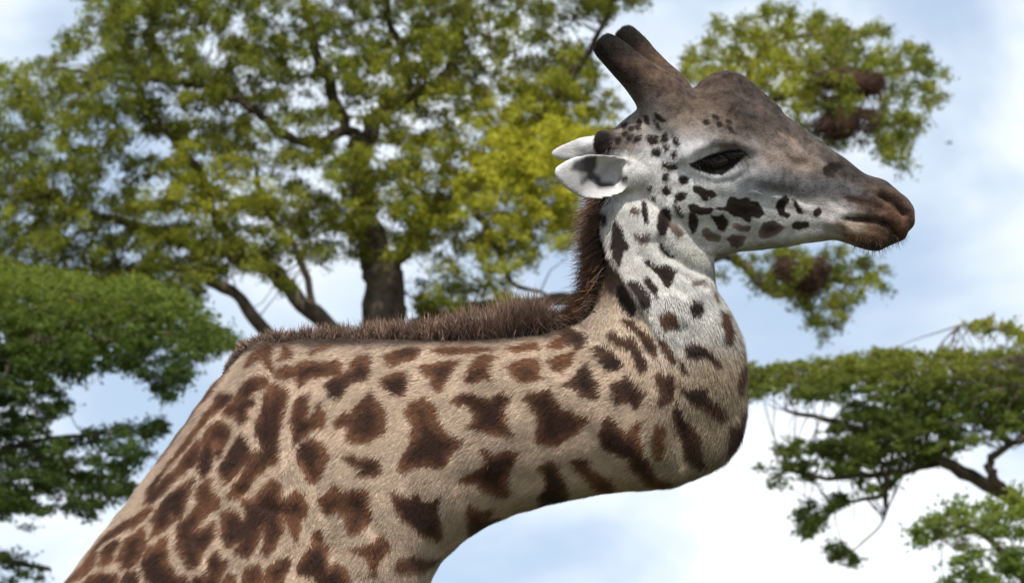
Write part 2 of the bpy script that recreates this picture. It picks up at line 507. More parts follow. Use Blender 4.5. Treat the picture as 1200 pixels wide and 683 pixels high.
# --- woven bird nests hanging in the right-hand boughs
straw = simple_mat('nest_straw', (0.022, 0.013, 0.010), (0.085, 0.05, 0.036), 25, 1.0, 0.0, 0.1)
def nest(u, v, ru, rv, label):
    ppm = PXM * (MAIN_Y + 12) / 12
    c = at(u, v, MAIN_Y - 1.5)
    n = 5200
    rad = np.array([ru, ru * 0.9, rv]) * ppm
    lobes = rng.normal(size=(7, 3)) * np.array([.42, .35, .38]); lobes[0] = 0
    li = rng.integers(0, 7, n)
    d = rng.normal(size=(n, 3)); d /= np.linalg.norm(d, axis=1)[:, None]
    P = (lobes[li] + d * (0.42 + 0.22 * rng.random(n))[:, None]) * rad
    P[:, 2] -= (rng.random(n) < .12) * rng.random(n) * rad[2] * 0.8
    t = np.cross(d, rng.normal(size=(n, 3))) + d * 0.9 * rng.random(n)[:, None]; t /= np.linalg.norm(t, axis=1)[:, None]
    s = np.cross(t, d + rng.normal(size=(n, 3)) * .3); s /= np.linalg.norm(s, axis=1)[:, None] + 1e-9
    l = ppm * (4 + 9 * rng.random(n) ** 2)[:, None]
    V = np.stack([P - t * l * .5 - s * .5 * ppm, P - t * l * .5 + s * .5 * ppm, P + t * l * .5 + s * .25 * ppm, P + t * l * .5 - s * .25 * ppm], 1).reshape(-1, 3)
    root = empty('bird_nest', c)
    tag(root, label, 'nest', 'woven bird nests in the tall acacia')
    link('straw', fast_mesh('straw', V, np.arange(4 * n), 4), straw, root)['kind'] = 'stuff'
    s2 = Soup()
    s2.tube([(0, 0, -rad[2] * .85), (0.01, 0, -rad[2] * .4), (0, 0, rad[2] * .2), (0, 0, rad[2] * .8)],
            [rad[0] * .2, rad[0] * .5, rad[0] * .5, rad[0] * .2], 14, 4)
    link('nest_bowl', s2.mesh('nest_bowl'), straw, root)
nest(982, 143, 36, 25, 'dark brown woven nest hanging over the giraffe\'s nose bridge')
nest(998, 94, 34, 20, 'brown woven nest at the top of the hanging bough')
nest(945, 322, 30, 24, 'reddish brown woven nest hanging below the giraffe\'s jaw')

# --- far bird
def far_bird():
    Y = 110.0
    c = at(1113, 168, Y)
    root = empty('flying_bird', c)
    tag(root, 'tiny dark bird flying in the open sky', 'bird')
    m = simple_mat('bird_feather', (0.02, 0.02, 0.02), (0.04, 0.035, 0.03), 20, 0.8)
    s = Soup(); s.tube([(-.06, 0, 0), (-.03, 0, .004), (.02, 0, .006), (.05, 0, .012), (.065, 0, .01)], [.003, .016, .02, .014, .003], 8, 3)
    s.tube([(-.05, 0, 0), (-.075, 0, 0), (-.1, 0, -.003)], [.008, .012, .014], 6, 2, 0.3)
    link('body', s.mesh('body'), m, root)
    for sg in (-1, 1):
        w = Soup(); w.tube([(0.01, sg * .01, .01), (0.0, sg * .06, .035), (-.03, sg * .13, .03)], [.022, .018, .003], 8, 3, 0.25)
        link('wing', w.mesh('wing'), m, root)
far_bird()

# ------------------------------------------------------------------ giraffe: body form
def yc(x):
    """lateral position of the giraffe's midline: the trunk runs slightly away behind the withers"""
    return np.where(x < -0.55, 0.25 * (-0.55 - x), 0.0)

soup = Soup()
def P2(u, v, y=None):
    p = at(u, v, 0.0)
    yy = float(yc(p[0])) if y is None else y
    return at(u, v, yy)

def loft(sections, k=40, sub=8, p=2.2):
    """sections: (Du,Dv, Vu,Vv, halfwidth m, skew) ; skew>0 = wider towards the ventral side"""
    S = catmull(np.array(sections, float), sub)
    th = np.linspace(0, 2 * math.pi, k, endpoint=False)
    R = []
    for du, dv, vu, vv, hw, sk in S:
        D = P2(du, dv); V = P2(vu, vv)
        C = (D + V) / 2; A = (V - D) / 2
        t = np.sin(th)
        c = np.cos(th)
        w = np.sign(c) * np.abs(c) ** (2 / p) * hw * (1 + sk * t)
        R.append(C + A * t[:, None] + np.array([0.24 if C[0] < -0.6 else 0.0, 1.0, 0])[None] * w[:, None])
    soup.rings(R)

# neck: from the skull down, round the bend, and back into the shoulders
loft([(716, 175, 800, 262, .050, 0), (708, 205, 832, 296, .076, 0.0), (704, 240, 838, 318, .087, 0.05), (702, 272, 839, 338, .092, 0.08),
      (700, 308, 855, 364, .098, .1), (695, 342, 871, 400, .105, .1), (685, 366, 875, 448, .118, .08), (666, 380, 873, 500, .125, .05),
      (648, 387, 852, 540, .128, .0), (625, 393, 792, 570, .135, .0), (600, 396, 720, 577, .142, 0), (560, 398, 640, 592, .155, .05),
      (510, 398, 575, 614, .175, .1), (450, 397, 527, 648, .205, .15), (400, 397, 502, 690, .235, .2), (350, 398, 500, 765, .26, .25),
      (315, 402, 480, 840, .27, .25)], sub=7)
# trunk
loft([(440, 560, 478, 800, .12, 0), (410, 470, 466, 880, .20, .1), (372, 425, 420, 930, .27, .2), (333, 406, 380, 960, .31, .28),
      (298, 402, 330, 975, .33, .3), (255, 452, 270, 985, .35, .28), (205, 528, 190, 990, .37, .22), (149, 607, 100, 995, .39, .15),
      (94, 686, 0, 995, .40, .1), (10, 752, -110, 1000, .41, .05), (-100, 805, -220, 1005, .41, 0), (-230, 850, -330, 1015, .38, 0),
      (-330, 890, -410, 1040, .31, 0), (-400, 950, -450, 1065, .2, 0)], sub=7, p=2.3)
# shoulder blade and breast muscle on both sides
for sg in (-1, 1):
    s0 = sg * 0.13
    soup.tube([P2(372, 470, s0), P2(385, 600, sg * .17), P2(395, 740, sg * .185), P2(385, 860, sg * .19), P2(372, 960, sg * .17)],
              [.06, .105, .135, .13, .10], 18, 4, 0.8)
# head
loft([(706, 163, 735, 246, .045, 0), (722, 148, 772, 286, .078, -.05), (757, 122, 815, 302, .098, -.1), (800, 108, 848, 298, .112, -.15),
      (845, 100, 880, 294, .108, -.18), (898, 122, 915, 291, .086, -.12), (938, 148, 948, 286, .070, -.05), (978, 176, 974, 282, .060, 0),
      (1013, 203, 1001, 286, .058, 0.05), (1038, 212, 1027, 292, .058, 0.0), (1056, 227, 1049, 286, .048, 0), (1067, 246, 1062, 279, .028, 0)],
     sub=7, p=2.3)
# rounded nose and lower lip
soup.tube([P2(1030, 240), P2(1050, 250), P2(1059, 262), P2(1062, 270)], [.045, .043, .030, .016], 16, 4)
soup.tube([P2(985, 272), P2(1008, 276), P2(1026, 282), P2(1037, 283)], [.022, .028, .026, .014], 14, 4, 1.2)
# median horn
soup.tube([P2(815, 128), P2(838, 108), P2(856, 102), P2(878, 118), P2(910, 140)], [.030, .040, .037, .036, .026], 16, 4, 1.0)
# ossicones (the far one tips a little forward)
soup.tube([P2(795, 150, -.040), P2(772, 112, -.050), P2(745, 87, -.060), P2(720, 63, -.068), P2(708, 52, -.071), P2(702, 46, -.072)],
          [.068, .056, .041, .034, .031, .025], 18, 5)
soup.tube([P2(800, 148, .040), P2(783, 108, .048), P2(763, 80, .054), P2(743, 54, .060), P2(731, 40, .063), P2(727, 35, .064)],
          [.064, .050, .037, .031, .028, .022], 18, 5)
# occipital knob
for sg in (-1, 1):
    soup.tube([P2(735, 175, sg * .03), P2(716, 168, sg * .036), P2(704, 163, sg * .038), P2(698, 161, sg * .038)], [.034, .030, .021, .012], 14, 4)

# ears: dished leaf shapes with thickness
def ear(base, tip, wid, y0, y1, cup, up_px):
    s = np.linspace(0, 1, 26); t = np.linspace(-1, 1, 21)
    prof = catmull(np.array(wid, float)[:, None], 5)[:, 0]
    prof = np.interp(s, np.linspace(0, 1, len(prof)), prof)
    rows_a = []; rows_b = []
    for i, q in enumerate(s):
        u = base[0] + (tip[0] - base[0]) * q
        v = base[1] + (tip[1] - base[1]) * q + up_px * math.sin(q * math.pi)
        y = y0 + (y1 - y0) * q
        ra = []; rb = []
        for tt in t:
            dish = cup * (1 - tt * tt) * math.sin(min(1, q * 1.25 + .15) * math.pi) ** 0.6
            thick = 0.0088 * (1 - 0.15 * abs(tt) ** 3)
            ra.append(P2(u, v + tt * prof[i], y + dish - thick)); rb.append(P2(u, v + tt * prof[i] * 0.985, y + dish + thick))
        rows_a.append(ra); rows_b.append(rb)
    R = []
    for ra, rb in zip(rows_a, rows_b):
        R.append(np.array(ra + rb[::-1]))
    soup.rings(R)
ear((744, 203), (649, 202), [12, 22, 25, 27, 25, 18, 5], -.082, -.165, .048, 5)
ear((735, 168), (646, 181), [8, 14, 15, 15, 14, 10, 3], .080, .150, -.030, 0)
soup.tube([P2(764, 206, -.05), P2(748, 206, -.066), P2(728, 206, -.076)], [.040, .034, .022], 14, 4)
soup.tube([P2(755, 180, .05), P2(735, 172, .078), P2(712, 173, .09)], [.034, .028, .016], 12, 4)

# legs, hooves and tail below the picture
def leg(u_top, side, ptsz, rad):
    pts = []
    for (u, z) in ptsz:
        x = (u - 600) * PXM
        pts.append(np.array([x, float(yc(np.array(x))) + side, z]))
    soup.tube(pts, rad, 14, 5)
for sg in (-1, 1):
    du = -30 if sg > 0 else 20
    leg(0, sg * .19, [(385 + du * .3, 2.0), (388 + du * .5, 1.75), (392 + du * .8, 1.45), (396 + du, 1.05), (398 + du, .92), (394 + du, .78), (394 + du, .40), (396 + du, .26), (402 + du, .16), (412 + du, .08), (416 + du, .0)],
        [.16, .15, .105, .075, .080, .060, .045, .052, .050, .062, .078])
    leg(0, sg * .20, [(-330 + du * .3, 1.95), (-310 + du, 1.65), (-318 + du, 1.4), (-365 + du, 1.12), (-385 + du, .98), (-378 + du, .84), (-365 + du, .42), (-362 + du, .26), (-354 + du, .16), (-344 + du, .08), (-340 + du, .0)],
        [.24, .19, .135, .082, .085, .062, .048, .054, .050, .062, .078])
tl = [(-425, 1.78), (-450, 1.65), (-456, 1.4), (-452, 1.1)]
leg(0, 0, tl, [.05, .03, .022, .018])

raw = soup.mesh('raw_body', False)
tmp = bpy.data.objects.new('raw_body', raw)
COL.objects.link(tmp)
md = tmp.modifiers.new('remesh', 'REMESH')
md.mode = 'VOXEL'; md.voxel_size = 0.0052; md.adaptivity = 0.0
dg = bpy.context.evaluated_depsgraph_get()
ev = tmp.evaluated_get(dg)
em = ev.to_mesh()
nv = len(em.vertices)
V = np.empty(nv * 3, np.float32); em.vertices.foreach_get('co', V); V = V.reshape(-1, 3).astype(float)
ed = np.empty(len(em.edges) * 2, np.int32); em.edges.foreach_get('vertices', ed); ed = ed.reshape(-1, 2)
lv = np.empty(len(em.loops), np.int32); em.loops.foreach_get('vertex_index', lv)
assert len(lv) == 4 * len(em.polygons)
Q = lv.reshape(-1, 4).copy()
ev.to_mesh_clear()
bpy.data.objects.remove(tmp); bpy.data.meshes.remove(raw)
print('giraffe verts', nv)

deg = np.bincount(ed.ravel(), minlength=nv).astype(float)
def relax(A, lam=0.5):
    out = np.empty_like(A)
    for c in range(A.shape[1]):
        s = np.bincount(ed[:, 0], weights=A[ed[:, 1], c], minlength=nv) + np.bincount(ed[:, 1], weights=A[ed[:, 0], c], minlength=nv)
        out[:, c] = A[:, c] + lam * (s / deg - A[:, c])
    return out
UV0 = pix(V)
thin = ((UV0[:, 0] < 732) & (UV0[:, 1] < 240) & (UV0[:, 1] > 150)) | (UV0[:, 0] > 1030)
for it in range(16):
    W = relax(V)
    V = np.where(thin[:, None] & (it >= 5), V, W)

def normals(V):
    n = np.cross(V[Q[:, 2]] - V[Q[:, 0]], V[Q[:, 3]] - V[Q[:, 1]])
    out = np.zeros_like(V)
    for c in range(3):
        for k in range(4):
            out[:, c] += np.bincount(Q[:, k], weights=n[:, c], minlength=len(V))
    return out / (np.linalg.norm(out, axis=1)[:, None] + 1e-12)

def side_pix(V):
    """photo pixel of every point, the far flank folded onto the near one"""
    W = V.copy()
    m = yc(V[:, 0])
    W[:, 1] = np.where(V[:, 1] > m, 2 * m - V[:, 1], V[:, 1])
    return pix(W)

def seg_dist(P, poly, closed=False):
    poly = np.asarray(poly, float)
    best = np.full(len(P), 1e9)
    n = len(poly)
    for i in range(n if closed else n - 1):
        a = poly[i]; b = poly[(i + 1) % n]
        ab = b - a
        t = np.clip(((P - a) @ ab) / (ab @ ab + 1e-9), 0, 1)
        best = np.minimum(best, np.linalg.norm(P - a - t[:, None] * ab, axis=1))
    return best

# ------------------------------------------------------------------ giraffe: sculpted relief
UV = side_pix(V)
NR = normals(V)
lat = np.clip(np.abs(NR[:, 1]) * 1.6 - 0.15, 0, 1)       # flank-facing weight
disp = np.zeros(nv)
def groove(poly, sig, amp, faces=True):
    d = seg_dist(UV, poly)
    disp[:] += amp * np.exp(-0.5 * (d / sig) ** 2) * (lat if faces else 1.0)
def blob(u, v, su, sv, amp, rot=0.0):
    c, s = math.cos(rot), math.sin(rot)
    x = (UV[:, 0] - u) * c + (UV[:, 1] - v) * s
    y = -(UV[:, 0] - u) * s + (UV[:, 1] - v) * c
    disp[:] += amp * np.exp(-0.5 * ((x / su) ** 2 + (y / sv) ** 2)) * lat
blob(840, 193, 26, 10, -.016, -.2)                       # eye socket
groove([(803, 186), (818, 175), (838, 169), (860, 168), (876, 174)], 6.5, .015)   # brow
groove([(812, 199), (835, 208), (858, 203), (875, 190)], 5, .006)                 # lower lid
groove([(872, 205), (905, 212), (945, 222)], 9, .006)                             # cheek bone
blob(905, 238, 45, 14, -.006, .1)
blob(800, 245, 34, 34, .010)                                                      # jaw muscle
blob(770, 200, 16, 22, -.006)
groove([(1031, 229), (1043, 235), (1054, 244), (1060, 251)], 2.2, -.012)          # nostril
groove([(1034, 222), (1046, 225), (1056, 234), (1062, 244)], 3.5, .006)
groove([(985, 230), (1003, 234), (1020, 238), (1034, 244)], 3, -.004)
groove([(990, 257), (1010, 257), (1028, 259), (1043, 265), (1052, 279)], 2.4, -.009)  # mouth
groove([(1000, 250), (1015, 250), (1034, 253), (1050, 262)], 5, .003)
groove([(968, 262), (985, 263), (1005, 273), (1020, 278)], 4, .003)
groove([(772, 282), (786, 300), (808, 314), (837, 324)], 4, -.007)              # jaw / throat crease
groove([(780, 276), (800, 296), (838, 306)], 8, .004)
groove([(806, 130), (812, 118), (820, 108)], 6, -.006)
groove([(318, 432), (318, 500), (312, 545), (290, 575)], 7, -.013)                # shoulder skin folds
groove([(338, 430), (337, 500), (334, 552)], 7, .008)
groove([(296, 440), (292, 500), (268, 560), (250, 610)], 8, .007)
groove([(262, 510), (240, 560), (215, 625)], 7, -.008)
groove([(222, 570), (225, 620), (245, 660)], 7, -.008)
groove([(305, 590), (345, 600), (385, 640)], 9, -.008)
groove([(420, 590), (452, 640), (470, 690)], 9, -.009)
groove([(797, 385), (793, 430), (794, 475), (804, 540)], 6, -.009)                # throat folds
groove([(820, 410), (842, 450), (852, 490), (846, 530)], 8, .008)
groove([(770, 420), (768, 470), (774, 530)], 9, .006)
groove([(850, 400), (862, 430), (866, 480)], 5, -.006)
for pl_, sg_, am_ in (([(815, 206), (835, 214), (860, 211), (880, 198)], 2.2, -.0035), ([(800, 196), (806, 206), (820, 217)], 2.2, -.003),
                      ([(985, 205), (1003, 214), (1020, 226)], 2.5, -.0035), ([(1000, 240), (1015, 246), (1030, 250)], 2.2, -.0025),
                      ([(975, 235), (990, 246), (1000, 256)], 2.5, -.003), ([(880, 225), (915, 233), (950, 247), (975, 262)], 2.5, .0032),
                      ([(830, 292), (880, 286), (930, 280), (965, 274)], 4, .005), ([(855, 122), (885, 150), (925, 172), (965, 196)], 5, .005),
                      ([(790, 150), (800, 170), (806, 186)], 5, .006), ([(905, 150), (930, 165), (960, 184), (985, 205)], 3, -.003),
                      ([(880, 215), (900, 224), (925, 226)], 3, -.004), ([(760, 235), (785, 255), (820, 262), (860, 258)], 5, -.005),
                      ([(752, 300), (775, 325), (800, 345)], 4, -.005), ([(765, 285), (790, 318), (826, 338)], 3, -.004),
                      ([(720, 300), (745, 345), (760, 400)], 5, .006), ([(700, 400), (730, 440), (745, 500)], 7, -.006),
                      ([(560, 440), (620, 450), (680, 470), (730, 520)], 12, .008), ([(540, 560), (620, 560), (700, 545)], 10, -.006)):
    groove(pl_, sg_, am_)
# the skin fold of the raised neck in front of the mane
fold = catmull([(704, 234), (707, 262), (714, 292), (727, 322), (744, 350), (762, 380), (772, 402)], 6)
fd = seg_dist(UV, fold)
fx = np.interp(UV[:, 1], fold[:, 1], fold[:, 0])
inr = (UV[:, 1] > 228) & (UV[:, 1] < 402)
fade = np.clip((402 - UV[:, 1]) / 50, 0, 1) * np.clip((UV[:, 1] - 228) / 20, 0, 1)
sgn = UV[:, 0] - fx
disp += np.where(inr, fade * lat * .023 * (1 / (1 + np.exp(-sgn / 1.3))) * np.exp(-np.clip(sgn, 0, None) / 45), 0)
disp -= np.where(inr, fade * lat * .010 * (sgn <= 0) * np.exp(-np.abs(sgn) / 18), 0)
def vnoise(P, f, seed):
    r = np.random.default_rng(seed)
    o = np.zeros(len(P))
    for k in range(7):
        d = r.normal(size=3); d /= np.linalg.norm(d)
        o += np.sin(P @ d * f * (0.6 + 0.9 * r.random()) * 6.28 + r.random() * 6.28)
    return o / 7
headw = np.clip((UV[:, 0] - 730) / 40, 0, 1) * np.clip((300 - UV[:, 1]) / 20, 0, 1)
disp += (0.008 * vnoise(V, 4.0, 1) + 0.0035 * vnoise(V, 8.0, 3)) * lat * (1 - .6 * headw) + 0.0022 * vnoise(V, 13.0, 2) + headw * .0016 * vnoise(V, 36.0, 4)
disp *= np.where(UV[:, 0] < 745, np.where((UV[:, 1] > 165) & (UV[:, 1] < 236) & (np.abs(V[:, 1]) > .07), 0.15, 1), 1)
V = V + NR * disp[:, None]
for it in range(2):
    V = relax(V, 0.35)
NR = normals(V)

# ------------------------------------------------------------------ giraffe: coat pattern and painted jaw shadow, traced as polygons
Z5 = 4.983
def grp(ox, oy, s, *polys):
    return [np.array(p, float) / s + np.array([ox, oy]) for p in polys]
body_p = []
body_p += grp(260, 370, Z5,
    [(360,170),(400,165),(440,215),(410,250),(350,250),(370,210)],
    [(520,215),(560,190),(620,165),(660,175),(600,195),(530,225)],
    [(335,310),(370,285),(430,295),(470,262),(560,255),(650,262),(690,245),(730,275),(710,330),(650,345),(530,350),(500,385),(460,410),(440,350),(380,360),(340,340)],
    [(765,270),(800,235),(880,225),(880,300),(900,310),(860,370),(760,390),(720,440),(700,480),(640,460),(610,400),(640,360),(700,330),(760,310)],
    [(955,235),(1010,205),(1080,185),(1180,190),(1150,240),(1060,275),(1000,295),(975,260)],
    [(945,380),(975,345),(1080,315),(1110,350),(1105,420),(1080,470),(1010,450),(975,420)],
    [(120,420),(150,380),(210,350),(270,360),(260,400),(190,430),(130,470),(190,470),(200,500),(150,530),(160,590),(120,610),(90,570),(20,560),(40,520),(90,480)],
    [(160,290),(180,240),(230,200),(310,170),(300,195),(240,230),(190,275)],
    [(250,230),(290,190),(310,190),(300,240),(315,290),(300,325),(280,290),(260,265)],
    [(285,400),(330,385),(395,425),(390,500),(365,580),(345,683),(205,683),(210,600),(250,540),(270,470)],
    [(440,480),(480,455),(525,450),(520,520),(515,580),(560,540),(570,490),(610,540),(625,640),(530,650),(510,683),(420,683),(425,600)],
    [(670,610),(730,540),(750,580),(780,530),(860,460),(880,420),(910,470),(960,520),(970,580),(965,683),(750,683),(740,630),(680,640)])
body_p += grp(180, 460, Z5,
    [(660,0),(800,0),(770,80),(750,180),(740,260),(735,400),(690,400),(640,440),(580,480),(560,540),(500,600),(445,590),(480,530),(540,450),(560,400),(600,350),(640,320),(600,200),(640,90)],
    [(400,420),(440,370),(480,290),(520,230),(550,280),(570,330),(640,340),(600,390),(540,390),(500,440),(440,510),(420,480)],
    [(305,250),(330,190),(400,150),(460,190),(450,250),(420,300),(400,370),(370,320),(370,280),(345,360),(350,430),(300,480),(275,420),(290,330)],
    [(400,0),(480,0),(430,60),(330,130),(270,210),(190,310),(120,390),(60,470),(0,560),(-10,540),(100,410),(250,210)],
    [(270,270),(290,290),(260,370),(240,410),(200,430),(140,480),(80,560),(110,480),(160,420),(210,340)],
    [(835,380),(850,320),(890,260),(950,245),(1020,290),(1040,360),(1010,420),(990,480),(930,525),(890,480),(870,430)],
    [(830,40),(870,0),(920,10),(915,80),(905,140),(970,90),(980,40),(1020,100),(1020,190),(920,200),(870,270),(820,290),(810,150)])
body_p += grp(70, 546, Z5,
    [(550,300),(600,220),(640,170),(720,110),(790,60),(780,120),(740,220),(720,280),(690,300),(670,240),(660,320),(590,380),(555,390),(570,330)],
    [(820,110),(870,70),(900,60),(900,110),(950,190),(940,220),(870,270),(810,340),(790,370),(870,350),(910,320),(915,400),(870,450),(840,500),(820,570),(780,580),(740,510),(710,470),(700,400),(720,310),(770,280),(830,210)],
    [(340,540),(380,480),(390,430),(440,390),(500,350),(520,430),(480,520),(410,580),(375,580),(370,540)],
    [(250,550),(270,470),(350,420),(360,430),(320,500),(310,540),(260,565)],
    [(490,560),(530,470),(590,430),(640,400),(650,470),(640,530),(690,590),(700,630),(770,640),(760,683),(720,760),(600,720),(520,640)],
    [(150,690),(190,630),(260,605),(350,625),(330,720),(200,740)],
    [(370,660),(400,610),(460,600),(465,640),(450,740),(375,720)],
    [(60,660),(140,580),(190,510),(230,490),(210,560),(170,610),(110,640)],
    [(200,490),(260,420),(330,360),(420,300),(400,350),(340,390),(260,430),(215,490)],
    [(410,330),(470,270),(540,220),(560,230),(500,290),(440,345)],
    [(515,200),(530,120),(580,110),(640,50),(700,0),(760,0),(690,60),(620,130),(560,190)],
    [(875,600),(880,540),(930,490),(960,540),(985,540),(970,600),(920,683),(900,760),(880,683)],
    [(790,650),(830,620),(860,650),(870,740),(790,740)],
    [(950,683),(1000,620),(1035,615),(1020,700),(970,740)],
    [(1080,610),(1130,570),(1170,560),(1190,620),(1196,683),(1180,760),(1120,720)])
body_p += grp(290, 546, Z5,
    [(-136,250),(-60,255),(-10,300),(15,270),(-20,190),(60,180),(100,120),(160,60),(205,80),(190,140),(230,170),(290,120),(330,150),(360,220),(350,285),(315,300),(320,350),(290,440),(260,370),(235,320),(212,290),(215,370),(180,420),(170,450),(120,510),(100,480),(120,400),(105,340),(80,350),(75,420),(40,480),(5,520),(-60,490),(-20,430),(-60,430),(-110,470),(-140,400)],
    [(410,190),(480,130),(530,80),(560,130),(620,110),(720,120),(735,200),(745,280),(700,340),(640,380),(600,360),(590,290),(540,250),(480,270),(430,230)],
    [(845,130),(900,165),(960,170),(1000,140),(1040,190),(1090,190),(1140,160),(1120,240),(1140,300),(1155,400),(1120,430),(1020,390),(960,340),(900,300),(870,230)],
    [(600,460),(660,450),(720,440),(800,380),(830,420),(845,470),(790,530),(760,560),(770,620),(735,620),(730,560),(690,500),(640,480)],
    [(880,530),(960,505),(1060,530),(1140,520),(1090,570),(1040,600),(960,610),(890,615),(870,590)],
    [(380,380),(430,350),(460,380),(460,430),(500,450),(480,520),(490,570),(540,540),(590,580),(620,640),(650,720),(450,760),(400,640),(290,620),(300,560),(340,500),(380,440)],
    [(120,600),(150,570),(220,520),(265,515),(260,570),(230,620),(200,700),(130,740)])
body_p += grp(400, 480, Z5,
    [(0,40),(60,0),(270,0),(270,70),(230,150),(150,190),(40,170),(50,90),(0,80)],
    [(20,260),(90,245),(120,280),(160,260),(240,280),(245,370),(180,380),(110,365),(130,330),(80,310)],
    [(390,-20),(570,-20),(575,60),(640,130),(720,170),(730,185),(680,220),(640,270),(640,290),(610,330),(500,320),(430,330),(370,360),(340,340),(345,290),(390,220),(410,190),(430,120),(415,60)],
    [(680,400),(760,360),(830,330),(870,290),(830,220),(850,205),(890,225),(920,250),(960,225),(1060,220),(1040,290),(1010,340),(990,400),(1010,470),(990,500),(910,490),(830,450),(800,410),(740,420)],
    [(750,540),(800,560),(850,580),(910,570),(880,620),(960,630),(1000,650),(900,720),(760,720),(745,600)])
body_p += grp(460, 370, Z5,
    [(80,550),(130,490),(210,470),(260,520),(270,590),(260,640),(340,700),(110,700),(130,620)],
    [(155,285),(220,280),(330,260),(420,255),(360,320),(320,380),(300,440),(270,430),(230,400),(240,370),(190,330)],
    [(435,380),(450,330),(490,260),(550,225),(640,230),(600,265),(580,310),(600,380),(560,350),(490,385)],
    [(685,290),(740,260),(860,240),(880,290),(870,350),(910,360),(790,385),(750,375),(710,340)],
    [(925,260),(980,230),(1040,210),(1090,200),(1070,270),(1000,330),(960,320)],
    [(350,490),(400,450),(490,435),(520,460),(590,470),(640,430),(710,460),(690,500),(670,540),(690,600),(700,640),(740,700),(690,690),(560,665),(440,640),(490,610),(490,560),(460,520),(390,510)],
    [(770,470),(850,440),(900,430),(930,405),(950,450),(980,490),(1020,540),(1060,545),(1170,600),(1130,640),(1080,690),(850,700),(860,600),(840,530)],
    [(230,200),(330,180),(450,180),(640,190),(560,210),(420,220),(300,225)],
    [(680,190),(760,170),(870,150),(880,190),(800,200),(740,215)],
    [(920,180),(960,130),(1030,110),(1040,170),(980,195)])
body_p += grp(620, 460, 4.268,
    [(40,230),(60,150),(30,60),(0,-10),(100,-10),(190,90),(300,130),(270,180),(200,220),(150,260),(80,255)],
    [(390,130),(410,105),(460,150),(500,200),(530,140),(580,140),(570,200),(590,290),(640,370),(660,410),(740,450),(680,485),(600,450),(570,400),(520,360),(520,320),(460,300),(380,270),(360,210)],
    [(640,290),(630,240),(650,130),(690,160),(690,240),(680,320),(655,320)],
    [(210,340),(250,325),(310,330),(330,380),(400,410),(450,470),(420,520),(340,470),(280,410),(240,380)],
    [(50,370),(110,330),(150,350),(160,400),(200,440),(220,510),(200,590),(80,620),(60,510),(100,470),(80,400)])
dark_p = []
dark_p += grp(660, 370, Z5,
    [(0,410),(60,370),(100,330),(150,260),(185,310),(220,390),(220,480),(130,470),(90,430),(30,410)],
    [(0,30),(60,60),(150,110),(140,180),(80,190),(40,150),(0,170)],
    [(185,180),(230,160),(280,190),(320,235),(355,270),(350,310),(280,320),(240,280),(205,230)],
    [(255,85),(300,80),(350,120),(400,110),(440,170),(480,230),(490,290),(460,325),(430,290),(410,230),(400,190),(330,175),(270,130)],
    [(340,0),(400,10),(450,60),(500,90),(540,160),(555,230),(520,225),(480,170),(430,90),(350,30)],
    [(550,95),(590,115),(640,190),(660,260),(620,240),(580,190),(550,140)],
    [(560,-15),(600,-50),(650,-40),(668,0),(665,50),(600,55),(565,30)],
    [(680,240),(700,250),(730,310),(710,315),(685,290)],
    [(705,170),(740,130),(800,150),(850,190),(900,220),(915,270),(890,275),(830,225),(770,235),(720,215)],
    [(300,390),(350,370),(390,335),(420,380),(490,430),(480,470),(450,540),(410,510),(370,500),(310,510),(305,450)],
    [(530,340),(560,300),(590,320),(640,320),(655,390),(640,470),(570,515),(555,490),(575,450),(560,390)],
    [(670,360),(730,410),(830,390),(850,440),(940,490),(970,570),(930,580),(860,540),(760,500),(700,430)],
    [(915,-40),(960,-30),(985,60),(975,150),(950,110),(925,40)],
    [(1015,330),(1050,250),(1075,220),(1065,330),(1045,420),(1010,400)])
dark_p += grp(620, 460, 4.268,
    [(725,60),(745,40),(790,110),(860,190),(870,250),(880,310),(910,360),(860,370),(800,330),(780,260),(740,180),(720,110)],
    [(1010,140),(1050,110),(1085,70),(1110,180),(1080,260),(1020,310),(1000,280),(1010,200)])
dark_p += grp(660, 230, Z5,
    [(225,70),(250,90),(255,150),(235,150),(222,110)],
    [(300,140),(335,180),(355,250),(385,295),(365,310),(345,300),(340,350),(325,410),(300,360),(285,280),(295,200)],
    [(465,30),(480,40),(490,100),(495,155),(475,140),(465,80)],
    [(465,375),(490,370),(540,410),(600,400),(660,435),(640,480),(620,535),(595,525),(560,460),(520,420)],
    [(465,480),(490,470),(530,510),(555,545),(540,575),(500,540)],
    [(370,495),(420,490),(480,540),(510,580),(500,655),(460,640),(430,580),(390,540)],
    [(560,270),(580,280),(610,320),(650,360),(620,350),(580,320)],  # shadow of the jaw in the throat crease, painted dark
    [(555,180),(560,110),(590,65),(625,70),(625,140),(600,200),(590,225),(565,215)],
    [(735,55),(760,45),(800,70),(870,75),(860,95),(800,105),(750,90)],
    [(740,100),(770,110),(785,140),(775,200),(755,215),(740,170)],
    [(870,120),(900,125),(930,110),(960,150),(940,200),(910,190),(890,150)],
    [(310,530),(340,520),(400,600),(430,660),(400,690),(340,640)],
    [(735,620),(770,590),(810,600),(815,650),(790,683),(750,670)])
dark_p += grp(780, 150, Z5,
    [(300,470),(360,465),(365,430),(380,405),(430,420),(480,410),(490,430),(540,440),(560,480),(575,500),(540,525),(500,510),(490,550),(440,520),(400,515),(370,485)],
    [(165,345),(200,345),(240,365),(270,370),(295,395),(270,405),(235,385),(245,425),(225,420),(200,385),(170,370)],
    [(645,460),(660,430),(700,400),(720,420),(690,460),(690,495),(725,510),(710,520),(670,505)],
    [(745,415),(765,440),(790,480),(800,500),(775,490),(755,450)],
    [(740,565),(770,550),(830,555),(830,575),(780,590),(745,580)],
    [(870,480),(900,470),(905,490),(885,515),(870,510)],
    [(920,240),(960,210),(1020,200),(1040,225),(990,250),(980,285),(930,270)])
